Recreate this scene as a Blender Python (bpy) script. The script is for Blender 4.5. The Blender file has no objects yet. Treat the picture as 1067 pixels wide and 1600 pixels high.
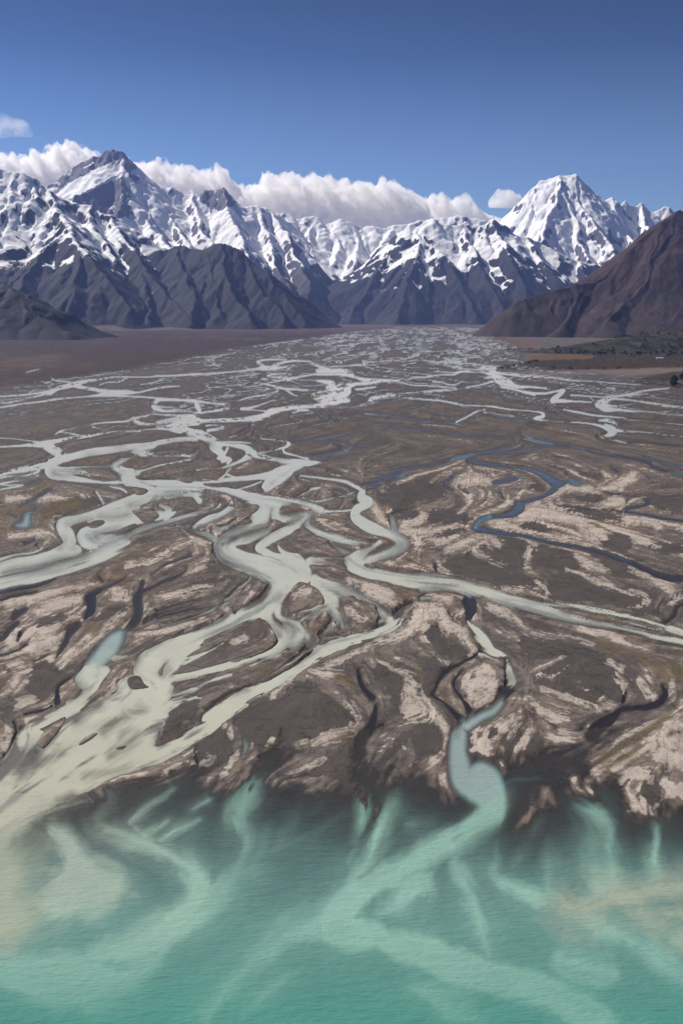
import bpy, math, random, time
import numpy as np
T0 = time.time()
R = math.radians
scene = bpy.context.scene
col = scene.collection
# ------------------------------------------------------------------ camera
F = 1556.0            # focal length in photo pixels (35 mm lens, 36 mm tall frame)
CX, CY = 533.5, 800.0
CAMH = 250.0          # metres above the lake
PITCH = math.atan((800.0 - 488.0) / F)
cam_d = bpy.data.cameras.new('camera')
cam_d.sensor_fit = 'VERTICAL'; cam_d.sensor_height = 36.0; cam_d.sensor_width = 24.0
cam_d.lens = 36.0 * F / 1600.0
cam_d.clip_start = 1.0; cam_d.clip_end = 300000.0
cam = bpy.data.objects.new('camera', cam_d); col.objects.link(cam)
cam.location = (0, 0, CAMH); cam.rotation_euler = (math.pi / 2 - PITCH, 0, 0)
scene.camera = cam
# ------------------------------------------------------------------ sky and sun
SUN_EL, SUN_LEFT = 46.0, 56.0      # degrees up, degrees left of the view
world = bpy.data.worlds.new('World'); scene.world = world; world.use_nodes = True
wn = world.node_tree; wn.nodes.clear()
out = wn.nodes.new('ShaderNodeOutputWorld'); bg = wn.nodes.new('ShaderNodeBackground')
sky = wn.nodes.new('ShaderNodeTexSky'); sky.sky_type = 'NISHITA'; sky.sun_disc = False
sky.sun_elevation = R(SUN_EL); sky.sun_rotation = R(-SUN_LEFT)
sky.altitude = 1500.0; sky.air_density = 1.0; sky.dust_density = 0.3; sky.ozone_density = 3.0
hs = wn.nodes.new('ShaderNodeHueSaturation'); hs.inputs['Saturation'].default_value = .96; hs.inputs['Value'].default_value = .385; hs.inputs['Hue'].default_value = .497
gm = wn.nodes.new('ShaderNodeGamma'); gm.inputs[1].default_value = 1.9
bg.inputs['Strength'].default_value = 0.05
wn.links.new(sky.outputs[0], hs.inputs['Color']); wn.links.new(hs.outputs[0], gm.inputs[0])
tcw = wn.nodes.new('ShaderNodeTexCoord'); sxyz = wn.nodes.new('ShaderNodeSeparateXYZ'); mrw = wn.nodes.new('ShaderNodeMapRange'); vmw = wn.nodes.new('ShaderNodeVectorMath')
vmw.operation = 'SCALE'; wn.links.new(tcw.outputs['Generated'], sxyz.inputs[0]); wn.links.new(sxyz.outputs['Z'], mrw.inputs[0])
for i_, q_ in enumerate((.06, .31, 1.5, .60)): mrw.inputs[1 + i_].default_value = q_      # paler low down, deeper overhead
wn.links.new(gm.outputs[0], vmw.inputs[0]); wn.links.new(mrw.outputs[0], vmw.inputs['Scale']); mrp = wn.nodes.new('ShaderNodeMapRange'); mxp = wn.nodes.new('ShaderNodeMix'); mxp.data_type = 'RGBA'; mxp.inputs[7].default_value = (3.9, 5.6, 8.9, 1)
wn.links.new(sxyz.outputs['Z'], mrp.inputs[0])
for i_, q_ in enumerate((.04, .23, .55, 0.0)): mrp.inputs[1 + i_].default_value = q_
wn.links.new(mrp.outputs[0], mxp.inputs[0]); wn.links.new(vmw.outputs[0], mxp.inputs[6]); wn.links.new(mxp.outputs[2], bg.inputs['Color']); wn.links.new(bg.outputs[0], out.inputs['Surface'])
sun_d = bpy.data.lights.new('sun', 'SUN'); sun_d.energy = 5.0; sun_d.angle = R(0.5); sun_d.color = (1.0, 0.95, 0.895)
sun = bpy.data.objects.new('sun', sun_d); col.objects.link(sun)
sun.rotation_euler = (R(90 - SUN_EL), 0, R(180 + SUN_LEFT)); sun.location = (-3000, 2000, 6000)
# a lamp shines along its local -Z: tilt about X, then turn so that light comes from ahead-left
scene.view_settings.view_transform = 'Standard'; scene.view_settings.look = 'None'
scene.view_settings.exposure = 0.32; scene.view_settings.gamma = 1.0
scene.view_settings.use_curve_mapping = False
scene.cycles.use_denoising = True
scene.cycles.max_bounces = 42; scene.cycles.diffuse_bounces = 2; scene.cycles.glossy_bounces = 2; scene.cycles.transparent_max_bounces = 12; scene.cycles.volume_bounces = 40
scene.cycles.sample_clamp_indirect = 4.0
# ------------------------------------------------------------------ helpers
def lin(r, g, b):
    f = lambda c: (c / 255 / 12.92) if c <= 10 else ((c / 255 + 0.055) / 1.055) ** 2.4
    return np.array([f(r), f(g), f(b)])
def sstep(a, b, x):
    t = np.clip((x - a) / (b - a), 0, 1); return t * t * (3 - 2 * t)
def _hash(ix, iy, seed):
    h = (ix.astype(np.int64) * 374761393 + iy.astype(np.int64) * 668265263 + seed * 1442695041) & 0xFFFFFFFF
    h = ((h ^ (h >> 13)) * 1274126177) & 0xFFFFFFFF
    h = ((h ^ (h >> 16)) * 2246822519) & 0xFFFFFFFF
    return (h ^ (h >> 15)) & 0xFFFF
_A = np.arange(65536) * (2 * np.pi / 65536)
_GC, _GS = np.cos(_A), np.sin(_A)
def perlin(x, y, seed=0):
    ix = np.floor(x); iy = np.floor(y); fx = x - ix; fy = y - iy
    u = fx * fx * fx * (fx * (fx * 6 - 15) + 10); v = fy * fy * fy * (fy * (fy * 6 - 15) + 10)
    def g(dx, dy):
        h = _hash(ix + dx, iy + dy, seed); return _GC[h] * (fx - dx) + _GS[h] * (fy - dy)
    a = g(0, 0); b = g(1, 0); c = g(0, 1); d = g(1, 1)
    return 1.5 * ((a + (b - a) * u) + ((c + (d - c) * u) - (a + (b - a) * u)) * v)
def fbm(x, y, seed=0, octv=4, gain=0.5):
    s = 0; a = 1; n = 0
    for k in range(octv):
        s = s + a * perlin(x, y, seed + 17 * k); n += a; a *= gain; x = x * 2.03 + 11.3; y = y * 2.03 + 5.7
    return s / n
def ridged(x, y, seed=0, octv=4, gain=0.5):
    s = 0; a = 1; n = 0
    for k in range(octv):
        s = s + a * (1 - np.abs(perlin(x, y, seed + 31 * k)) * 1.6); n += a; a *= gain; x = x * 2.1 + 3.3; y = y * 2.1 + 7.7
    return s / n
def ground_of(u, v):
    cx = (u - CX) / F; cy = (CY - v) / F
    t = CAMH / (math.sin(PITCH) - cy * math.cos(PITCH))
    return t * cx, t * (math.cos(PITCH) + cy * math.sin(PITCH))
def photo_of(X, Y, Z=0.0):
    dz = Z - CAMH
    d = Y * math.cos(PITCH) - dz * math.sin(PITCH); up = Y * math.sin(PITCH) + dz * math.cos(PITCH)
    return CX + F * X / d, CY - F * up / d
def at(px, py, Y):                   # the world point on that sight line, Y metres ahead
    cx = (px - CX) / F; cy = (CY - py) / F
    t = Y / (math.cos(PITCH) + cy * math.sin(PITCH))
    return np.array([t * cx, Y, CAMH + t * (-math.sin(PITCH) + cy * math.cos(PITCH))])
def catmull(P, n=5):
    P = np.asarray(P, float)
    if len(P) < 3:
        t = np.linspace(0, 1, n * 2)[:, None]; return P[0] + (P[-1] - P[0]) * t if len(P) == 2 else P
    Q = np.vstack([2 * P[0] - P[1], P, 2 * P[-1] - P[-2]]); o = []
    for i in range(1, len(Q) - 2):
        a, b, c, d = Q[i - 1], Q[i], Q[i + 1], Q[i + 2]
        t = np.linspace(0, 1, n, endpoint=False)[:, None]
        o.append(0.5 * (2 * b + (c - a) * t + (2 * a - 5 * b + 4 * c - d) * t * t + (3 * b - a - 3 * c + d) * t ** 3))
    o.append(P[-1:]); return np.vstack(o)
def mesh_from(name, V, faces4, smooth=True):
    me = bpy.data.meshes.new(name)
    V = np.asarray(V, np.float32); Fq = np.asarray(faces4, np.int32)
    k = Fq.shape[1]
    me.vertices.add(len(V)); me.vertices.foreach_set('co', V.ravel())
    me.loops.add(Fq.size); me.loops.foreach_set('vertex_index', Fq.ravel())
    me.polygons.add(len(Fq)); me.polygons.foreach_set('loop_start', np.arange(0, Fq.size, k, dtype=np.int32))
    me.polygons.foreach_set('loop_total', np.full(len(Fq), k, np.int32))
    me.polygons.foreach_set('use_smooth', np.full(len(Fq), smooth, bool))
    me.update(calc_edges=True); return me
def vcol(me, name, rgb, a=None):
    at_ = me.attributes.new(name, 'FLOAT_COLOR', 'POINT')
    d = np.ones((len(rgb), 4), np.float32); d[:, :3] = rgb
    if a is not None: d[:, 3] = a
    at_.data.foreach_set('color', d.ravel())
def vflt(me, name, v):
    at_ = me.attributes.new(name, 'FLOAT', 'POINT'); at_.data.foreach_set('value', np.asarray(v, np.float32).ravel())
def link(name, me, m, parent=None):
    o = bpy.data.objects.new(name, me); col.objects.link(o)
    if m is not None: me.materials.append(m)
    if parent is not None: o.parent = parent
    return o
def tag(o, label, cat=None, group=None, kind=None):
    o['label'] = label
    if cat: o['category'] = cat
    if group: o['group'] = group
    if kind: o['kind'] = kind
    return o
class NT:                            # tiny node-tree helper
    def __init__(s, name):
        s.m = bpy.data.materials.new(name); s.m.use_nodes = True; s.t = s.m.node_tree; s.t.nodes.clear()
        s.out = s.n('ShaderNodeOutputMaterial')
    def n(s, t, **kw):
        x = s.t.nodes.new(t)
        for k, v in kw.items():
            if k.startswith('i_'):
                kk = k[2:]; x.inputs[int(kk) if kk.isdigit() else kk.replace('_', ' ')].default_value = v
            else: setattr(x, k, v)
        return x
    def l(s, a, b): s.t.links.new(a, b)
    def math(s, op, a, b=None, clamp=False):
        x = s.n('ShaderNodeMath', operation=op, use_clamp=clamp)
        for i, q in enumerate((a, b)):
            if q is None: continue
            if isinstance(q, (int, float)): x.inputs[i].default_value = q
            else: s.l(q, x.inputs[i])
        return x.outputs[0]
    def noise(s, vec, scale, detail=4.0, rough=0.55):
        x = s.n('ShaderNodeTexNoise'); x.inputs['Scale'].default_value = scale
        x.inputs['Detail'].default_value = detail; x.inputs['Roughness'].default_value = rough
        if vec is not None: s.l(vec, x.inputs['Vector'])
        return x.outputs[0]
    def mul(s, c, f):                # colour times a float socket
        x = s.n('ShaderNodeVectorMath', operation='SCALE'); s.l(c, x.inputs[0])
        if isinstance(f, (int, float)): x.inputs['Scale'].default_value = f
        else: s.l(f, x.inputs['Scale'])
        return x.outputs[0]
    def ramp(s, f, lo, hi, a, b):
        x = s.n('ShaderNodeMapRange'); s.l(f, x.inputs[0])
        for i, q in enumerate((lo, hi, a, b)): x.inputs[1 + i].default_value = q
        return x.outputs[0]
# ------------------------------------------------------------------ the braided delta, laid out on the ground
# every line: kind | x y width, ...   in a tile of the survey (origin, scale); kinds: M milky, B clear blue, S bright blue, T turquoise,
# D dark wet, K shallow wash, I island, G dark gravel, P pale silt, L lake plume, N sandy plume, E olive scum; capitals with * are closed outlines
TRACE = {
(0, 560, .28118): """
M|1110 88 16,900 100 10,760 105 10,640 105 10,560 118 14,470 130 22,420 145 30,340 165 25,290 185 24,200 195 14,100 205 12,-120 225 10
M|420 150 25,470 165 22,540 175 22,600 190 36,700 190 28,760 190 14,840 172 12,930 158 12,990 158 8
M|600 195 36,560 205 20,460 215 8,330 225 12,240 240 12,120 252 12,50 268 14,-100 285 14
M|290 195 20,220 205 12,100 235 10,20 245 16,-80 240 10
M|600 205 20,700 212 12,800 215 12,900 225 12,1000 232 14,1090 232 12
M|900 225 14,870 240 20,850 260 36,870 280 30,930 295 14,1067 300 8
M|870 265 12,960 275 10,1040 265 6
M|1067 315 14,980 318 16,860 312 14,780 325 18,740 340 20,770 360 30,830 365 16,900 360 12,1000 335 16,1067 320 14
M|740 325 10,700 350 16,600 355 12,480 370 12,400 390 14,340 405 14,300 430 6
M|340 405 14,400 415 10,440 425 14
M|1067 382 96,980 385 54,900 390 24,800 400 22,700 408 18,600 415 22,500 430 26,400 445 26,300 465 34,220 478 40,150 480 22,60 490 14,-80 496 12
M|250 490 50,320 520 80,340 550 70,260 580 60,180 600 50,90 625 34,0 645 30,-120 670 30
M|-80 440 8,100 448 8,180 460 10,220 470 16
M|1067 450 24,960 455 30,850 475 34,760 490 40,640 505 46,520 520 50,420 540 46,340 560 50
M|850 480 40,780 520 50,850 535 30,950 530 30,1067 540 26
M|750 520 40,700 550 34,640 590 40,650 620 40,700 650 60,730 680 60,760 710 60
M|1067 560 14,960 580 14,860 600 16,780 625 20,720 640 40
M|640 600 24,540 600 16,430 605 14,330 610 30,260 590 50
M|260 600 60,280 650 50,400 660 36,500 680 24,600 690 18,720 690 20
M|330 630 40,450 630 30,500 650 20
M|180 600 20,200 630 20,120 650 14,60 660 12,-60 685 14
M|200 650 14,100 680 16,-60 712 16
M|520 380 14,560 390 10,600 395 10,640 375 10,700 380 8
M|600 395 12,560 408 12
M|700 110 8,660 130 10,600 135 8,560 150 6
M|900 120 8,850 135 8,780 145 8
M|140 78 6,180 68 8,205 62 6
M|290 110 5,320 125 8,400 130 8
K|500 560 40,600 560 36,690 540 40,740 540 20
K|900 500 26,1000 500 20
K|300 640 24,400 635 20,440 625 16
K|580 435 24,620 440 34,660 470 30
I*|300 480,340 465,460 445,560 435,610 432,600 455,500 490,400 522,360 500
I*|670 590,720 580,840 565,850 572,760 610,700 610
I*|505 640,560 615,620 630,650 655,640 668,560 665
I*|780 405,880 397,1000 425,930 440,800 445
I*|0 515,60 500,160 490,240 510,230 540,200 565,60 595,0 600
I*|870 498,960 510,1067 520,1067 495,960 490
I*|750 655,860 620,1067 570,1067 690,930 670,780 675
I*|400 580,440 570,470 578,440 588
I*|530 570,600 555,650 570,570 578
I*|645 545,720 525,750 545,690 555
""",
(250, 560, .28118): """
M|-30 98 8,160 92 10,300 85 14,420 75 10,520 60 12,580 45 14,540 20 14,600 8 12,700 8 10
M|640 40 20,720 18 14,820 18 12,860 40 14,960 70 16,1030 72 14
M|560 55 30,640 55 24,700 50 10
M|1067 95 16,960 90 14,860 90 12,780 105 12,720 115 14,640 105 10,600 98 10,640 88 8,700 85 6
M|720 118 14,640 130 8,560 145 6
M|560 140 6,640 155 14,700 170 14,780 178 10,820 182 8
M|640 155 14,660 180 10,600 200 10,520 212 10,460 230 10,430 245 8
M|700 175 10,740 205 12,770 212 8
M|940 140 10,960 170 40,1020 160 40,1067 150 24
M|960 180 60,930 200 50,870 205 34,850 210 30,890 230 30,960 235 30,1040 235 26
M|950 225 50,900 255 26,820 265 16,740 275 14
M|1100 262 12,960 268 16,850 270 16,740 275 24,660 290 36,620 300 50,560 325 40,450 340 26,350 345 26,250 345 30,180 350 50,140 365 60,90 385 80,40 385 40,-20 380 20
M|460 280 20,520 270 14,580 250 8,640 232 6
M|460 280 14,540 288 8,600 292 10
M|740 295 30,780 290 20,820 290 12
M|-20 228 24,100 232 16,200 238 16,300 250 12,370 260 20,390 275 18,330 290 16,260 300 14,190 300 12,90 285 10,0 295 10
M|200 250 20,210 270 30,220 290 24
M|190 320 24,150 320 14,60 335 14,-20 355 14
M|140 370 80,180 410 70,240 430 60,290 455 60,330 480 50
M|330 475 36,400 480 24,480 495 40,520 530 50,600 550 30,700 575 40,780 585 50,860 580 26,885 578 14
M|270 400 20,340 390 20,350 380 16,310 370 10,240 375 16,180 380 14
M|340 465 20,440 465 14,540 470 10,600 485 16,640 500 20,690 490 30,715 475 24,680 460 12,620 450 8,570 445 10,540 420 8
M|650 500 20,590 520 16,540 525 24
M|690 500 14,700 525 16,760 545 12,820 560 16
B|810 548 14,900 540 12,1000 525 16,1060 495 12
B|720 475 8,820 460 8,900 445 12,980 425 12,1067 410 8
B|930 460 10,1000 480 8,1060 490 8
B|820 325 8,870 305 10,900 335 10,950 348 10,880 365 8,780 385 6
M|520 350 14,510 385 18,460 420 16,390 440 10
M|-20 465 24,100 450 30,200 445 40
M|-20 530 24,80 520 20,170 540 16,220 505 8
M|300 490 50,340 530 50,350 560 50,400 560 20,380 590 30
M|500 540 40,450 575 24,380 600 24,340 610 16,240 615 12,140 635 10,60 655 12,-20 660 16
M|345 560 20,380 500 20,370 515 16
M|400 610 20,370 640 20,410 655 14,440 660 12
M|370 640 16,340 670 16
M|780 590 60,700 620 70,640 660 80,600 720 80
M|660 640 60,560 655 40,440 665 24,320 680 20,200 690 14,100 685 20,-20 690 40
M|780 655 12,870 665 10,950 672 16,1020 685 18,1067 700 20
M|770 670 16,850 690 10,900 705 8
K|60 480 30,160 490 36,280 480 20
K|340 400 16,420 400 14,480 400 10
I*|210 525,250 500,300 520,330 545,260 550
I*|510 490,560 480,600 492,540 500
I*|0 610,100 590,300 560,340 580,240 605,100 630,0 640
I*|400 630,500 590,620 570,670 595,560 630,420 650
I*|70 660,200 630,350 615,360 640,300 665,160 678
I*|230 310,340 295,480 295,590 300,480 318,330 332,230 336
I*|640 520,700 540,760 550,690 545,640 530
I*|150 380,200 372,260 372,210 395
""",
(500, 560, .28118): """
M|-20 48 6,100 45 6,180 40 8,240 35 12,230 18 8,290 20 6
M|-20 70 24,80 70 24,140 72 14,100 90 12,-20 92 14
M|100 95 10,180 105 14,240 120 22,340 125 20,420 125 16,500 110 8,590 105 10,650 95 8,740 92 12,780 80 10,840 65 10,920 62 10,980 55 12,920 42 8,850 30 8,760 28 8,650 22 8,560 12 6
M|650 22 8,700 15 6,800 14 6
M|630 75 8,740 80 8,800 70 8
M|-20 125 14,60 140 30,40 165 30
M|100 160 40,150 180 40,120 200 50,90 230 50,30 245 60
M|-20 268 14,60 265 12,160 265 12,250 255 20,290 230 40,340 220 20,400 210 26,430 208 12,370 198 10
M|150 150 16,240 140 20,340 130 12
M|300 160 10,200 175 12
M|420 130 10,500 148 8,600 155 8,720 165 10,760 170 10,680 178 10,560 186 8,430 195 6
M|460 215 8,560 228 8,680 240 10,800 260 10,880 265 8,960 268 8,1050 285 10
M|800 75 8,880 78 10,960 85 10,1090 92 14
M|920 110 8,980 105 24,990 125 34,1040 140 40,1090 160 20
M|820 160 8,900 150 8,960 130 12
M|620 130 10,660 135 8,740 150 8,800 130 6
B|420 295 12,480 275 10,560 265 10,600 255 6
S|240 308 12,300 315 10
B|300 315 10,400 325 8,500 330 8,560 350 10,700 358 10
S|720 360 10,780 370 14,800 380 10
M|760 355 12,800 335 10,860 305 12,920 285 10
M|920 300 12,1000 312 8,1067 318 8
B|220 355 8,320 370 12,420 385 12,560 400 12,660 408 12,800 425 12,940 435 10,1067 440 10
B|-20 450 20,90 430 16,140 415 8,200 400 6
B|-20 545 12,90 525 24,150 505 14,240 485 10,380 450 6
B|60 460 8,180 490 8
S|720 572 14,760 555 24,850 535 20
B|850 535 20,950 520 16,1040 490 14,1090 468 12
B|830 565 20,900 585 24,1000 600 16,1090 608 12
B|700 580 14,600 595 14,500 605 16,400 620 24
S|460 645 20,430 660 18
B|400 670 20,300 690 16,230 705 10
B|1090 665 20,980 690 14
B|680 690 16,720 670 10,740 655 8
M|-20 665 10,100 675 12,160 690 16,190 711 16
M|40 630 10,60 640 20,100 655 16
K|850 400 20,930 415 24,980 420 16
""",
(767, 560, .28118): """
M|-40 52 16,20 60 16
M|0 75 16,20 80 20,80 90 12,160 98 10,260 105 8,360 112 10,450 125 10,560 130 8,700 140 8,840 150 6
M|-20 85 14,40 110 40,90 135 40,130 155 24,220 160 12,300 165 10
M|60 160 14,140 175 14,200 190 14,280 195 14,360 185 14,400 178 20,370 210 30,340 235 30,370 235 26,460 240 12,560 245 10
M|180 190 10,240 205 8
M|440 205 10,540 212 10,640 215 10,720 208 16,820 190 16,900 178 12,990 165 8
M|650 225 30,600 255 40,640 275 50,700 285 20,800 295 16,900 300 14,1000 308 14,1130 322 14
M|660 225 20,740 230 14,850 245 12,960 260 16,1130 280 12
M|760 205 10,880 200 8
M|400 285 8,470 298 14,560 315 14,640 322 12,740 332 12
M|-20 268 6,100 282 8,200 290 6,270 300 14,280 320 24,240 335 14,340 348 10,450 355 10,560 365 12,620 380 24,670 400 50,650 425 30,600 440 16,680 455 20,740 470 20
K|740 470 20,800 505 40,860 530 24
M|600 345 14,650 345 24,690 365 16,660 375 20,630 365 12
M|700 400 24,800 408 14,940 420 10,1130 438 10
S|860 550 12,940 575 12,1100 604 12
S|1000 630 14,1110 655 18
B|700 540 10,800 560 14,880 580 20,910 605 14,980 625 12
S|480 495 10,520 505 14
B|520 505 12,600 530 10,700 545 10
B|700 470 8,850 465 6,960 475 8,1100 488 6
M|740 338 8,800 345 8,950 355 6,1100 370 8
K|800 310 14,900 320 20,980 335 14
M|940 300 10,1000 290 6
B|-20 320 6,120 325 14,200 330 8
B|-20 422 8,80 440 10
S|180 445 14,260 462 20,340 475 14
B|340 478 12,440 490 10
B|340 480 12,260 490 10,200 510 18,100 520 16,-20 530 12
B|190 480 16,180 500 16
B|60 500 8,120 480 10
B|-20 588 10,100 600 12,200 615 24,280 640 36,330 670 50,400 690 24
S|440 680 26,500 700 18
B|420 650 8,410 615 8,360 605 8
B|20 695 20,120 665 16,100 650 6
B|660 600 8,700 630 14
M|640 165 8,680 168 10
B|80 240 8,120 235 6
B|160 400 8,170 415 6
""",
(0, 740, .28118): """
M|690 -10 90,740 40 110,860 95 110,980 90 90,1100 85 90
M|860 100 90,760 145 80,650 190 80,560 220 60,440 250 50,350 280 80,380 340 90,390 390 70,300 440 50,150 480 50,0 520 60,-140 560 60
M|780 240 80,660 280 70,540 310 70,480 350 100,560 390 120,640 380 100,700 350 40,800 300 40,900 275 40,1000 245 26,1090 226 20
M|760 200 60,640 230 60,500 260 40
M|920 260 50,930 200 36,890 175 30
M|700 385 50,600 440 80,480 480 90,350 520 90,200 560 90,80 590 80,-140 650 70
M|420 430 90,300 470 60,100 540 60,-100 580 50
K|470 458 16,330 480 22,200 515 26,80 540 18,20 555 10
K|380 470 16,480 450 20
K|410 400 18,430 370 12
K|330 400 30,350 370 24
I*|492 295,505 270,540 258,580 258,592 270,570 288,530 303
I*|630 325,680 300,740 280,755 290,700 310
I*|725 210,790 196,860 210,882 235,860 252,800 272,768 250
I*|405 305,420 290,460 280,500 272,470 295,430 308
K|390 272 20,450 260 24,510 255 16
K|540 340 20,600 325 24,650 310 16
K|560 240 14,640 240 12,700 230 10
K|900 150 40,960 130 40,1040 150 40
K|700 350 20,740 342 14
K|720 182 12,860 188 14
M|-60 58 14,60 65 12,130 60 10
M|-60 100 10,90 75 16,130 60 12
M|-60 25 20,100 15 16,200 -10 20
M|260 -10 50,380 25 30,480 40 24,560 48 14,650 45 20
M|540 100 14,560 130 20,580 165 26
M|620 70 12,680 90 18,700 105 14
M|640 130 8,560 120 10
I*|560 60,690 70,800 80,815 100,760 122,690 80,630 62
T|150 235 50,140 280 60,100 292 30,180 290 20
B|150 220 20,190 195 12
B|60 225 10,100 240 10
B|110 185 8,180 140 14,240 110 16,285 90 14
M|200 400 8,225 415 12,180 435 14,100 450 16,0 475 24,-80 490 24
B|140 390 14,180 370 14,190 360 8
D|-60 670 30,100 640 34,200 620 20,300 590 14
B|520 660 24,600 630 20,680 590 14,700 570 10
B|560 575 20,580 600 16
B|760 700 40,780 660 30,860 620 24,960 580 20,1030 540 12
B|1067 455 10,960 490 10,880 530 10,840 560 10
D|500 690 50,520 670 30
D|760 30 10,860 40 10,950 40 12
E|230 240 50,320 200 60,420 180 60
E|20 230 40,120 200 30,260 60 20
P|50 150 40,130 140 40,240 140 40,300 150 20
P|200 690 40,300 670 34,380 640 24,560 610 20
P|60 350 40,200 330 60,300 350 30
P|700 510 30,820 490 40,1000 400 24
P|640 650 40,700 690 60
G*|230 210,280 170,400 150,520 130,560 170,480 200,300 250,230 260
G*|740 370,820 350,900 330,960 310,820 390,760 395
""",
(250, 740, .28118): """
M|-20 70 80,100 80 50,130 45 12
M|130 45 14,220 65 20,300 85 26,400 100 50,480 125 70,560 150 90,640 150 70,740 160 50,820 180 50,880 200 50,930 210 20,1067 205 14
M|100 75 30,200 92 18,320 100 20
M|700 -10 80,660 40 60,620 80 40,580 110 16
M|640 10 60,560 25 20,450 35 16,330 45 14,200 50 10,-20 42 16
M|560 40 14,510 65 14,440 85 10
M|580 170 110,570 220 110,540 270 90,460 310 60,380 350 60,350 380 70
M|660 170 60,650 230 70,700 250 60,830 230 60
M|830 200 50,820 240 60,760 290 60,680 330 60,600 370 60,550 410 50,580 430 40
M|600 320 40,480 360 70,430 380 60,380 410 60
I*|665 200,700 185,770 180,830 190,838 205,800 213,720 215
I*|600 270,640 252,690 275,640 292
K|480 350 16,570 320 26,650 290 24
K|760 225 14,700 228 14
K|740 250 10,780 262 8
I*|425 402,500 390,530 400,520 425,480 425
I*|350 290,360 250,430 205,520 168,552 182,520 220,440 240,390 282
I*|430 272,500 250,515 270,470 283
K|400 300 30,470 290 24
K|350 355 14,420 350 14
M|340 400 80,380 450 120,450 480 120,540 510 130,620 540 150,680 560 130,720 600 80
M|660 600 110,650 660 120,610 720 130
M|580 430 50,660 460 40,740 480 90,780 520 90,800 570 90,760 600 100
M|840 490 60,900 490 40
K|900 490 40,1000 490 30
M|860 590 70,950 630 90,1020 660 90,1090 690 80
M|660 400 14,680 430 30,720 450 30
M|820 280 50,850 310 40,920 340 44,1000 370 40,1090 390 30
M|940 380 20,980 410 24,1020 435 24
M|1040 490 70,1090 500 80
M|800 110 40,760 120 30
M|800 110 30,830 90 24,890 75 16,880 60 12,820 45 10,780 30 10
M|800 140 20,860 155 14,940 140 12,1067 110 10
M|780 15 12,870 20 10,980 40 16,1040 60 16,1090 82 16
M|-20 285 30,60 260 30,120 240 20,200 220 20,270 205 20,330 180 30,330 165 24,280 150 16
M|220 150 40,190 125 24,150 105 14
M|-20 230 70,40 230 40,70 215 20
K|40 160 40,100 140 40,160 180 30
M|410 160 24,400 190 40,340 230 40,280 250 50,220 280 40,190 300 30
M|80 290 8,140 305 14,200 325 24,260 340 40,300 360 40
M|300 320 20,380 290 20,430 260 16
I*|225 302,270 275,320 290,240 322
I*|335 65,440 45,540 32,560 38,500 62,430 85
I*|470 90,520 68,570 80,575 100,540 108
I*|590 110,640 80,720 40,800 60,830 90,760 130,680 130
I*|690 410,700 380,760 310,850 340,930 370,910 450,820 452,720 440
I*|830 510,900 512,1000 530,1067 600,1067 640,990 610,880 570
I*|700 690,750 620,800 608,870 640,905 690,890 730,700 730
M|500 550 10,505 580 14,470 620 14,420 670 14,370 705 20
B|-20 610 20,60 580 24,120 550 16,150 525 8
D|300 440 14,315 400 14
G|190 408 34
G*|100 640,200 590,330 570,420 580,380 600,270 650,140 700
P|130 550 20,240 520 20
P|120 690 40,220 640 40,300 630 20
P|60 420 40,180 380 30,280 390 20
""",
(500, 740, .28118): """
M|-20 25 10,100 42 16,170 65 22,230 95 30,220 115 36,230 140 60,260 160 60,200 200 50,190 240 60,230 275 70,300 310 70,370 335 60,430 360 70,470 380 60,440 410 70,380 440 80,310 460 60,250 480 50,230 505 10
M|330 385 30,290 405 30,250 430 44,200 470 80,170 500 90,220 540 70,320 565 70,440 585 80,560 600 100,680 610 90,780 620 80,880 650 80,1000 680 70,1090 700 60
M|430 540 10,520 555 14,600 570 20
M|560 640 50,650 650 30
M|-20 205 30,60 210 14,170 208 10
M|-20 325 40,80 355 50,150 375 30,230 385 20,290 390 16
M|130 345 10,220 370 14
M|50 385 10,80 410 20,120 435 30,170 440 14,160 455 20
M|-20 470 16,60 470 14,140 475 14
K|-20 495 30,100 490 24
M|-20 640 100,80 650 60,160 665 50,220 690 40
D|190 160 24,210 150 20
B|240 60 10,320 30 16,400 15 20,450 0 14
B|260 90 14,330 65 14
B|80 90 14,130 105 10
M|400 250 36,410 290 44,405 325 30
D|370 240 8,420 215 8,520 185 8
B|590 165 10,640 145 8,690 125 6
B|670 50 10,700 70 14,750 90 10
B|720 40 10,740 20 8
B|780 80 8,830 108 14
S|870 300 24,890 270 30,940 245 30
B|940 245 30,1000 235 24,1090 228 18
B|870 300 30,900 315 40,960 325 30,1090 336 24
D|630 520 24,640 550 14
B|1000 100 10,1020 140 10
D|560 650 24,580 690 20
K|240 440 30,280 420 24
G*|300 150,340 80,480 50,640 50,700 100,680 130,560 150,420 210,380 190
G*|430 260,430 230,520 200,560 240,500 265
G*|600 210,660 195,760 215,870 255,800 280,700 285,600 275
G*|690 510,720 470,820 440,900 480,1000 520,1067 560,1067 650,960 620,820 580,720 550
G*|880 420,920 400,960 440,1067 360,1067 510,1000 500,920 460
G*|620 350,700 310,820 310,760 340,680 370
P|280 170 40,330 250 60,360 290 30
P|340 90 20,390 100 14
P|460 290 40,540 260 40,560 230 30
P|700 440 30,780 400 40,880 360 40,960 360 20
P|440 320 30,600 330 40,740 300 20
P|870 455 14,940 480 20,1010 510 14
P|640 400 20,720 390 24
P|780 50 40,860 40 50,940 50 40
P|160 610 60,300 640 60,380 680 50
P|620 690 40,720 700 40
P|960 270 20,1067 300 20
""",
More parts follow.
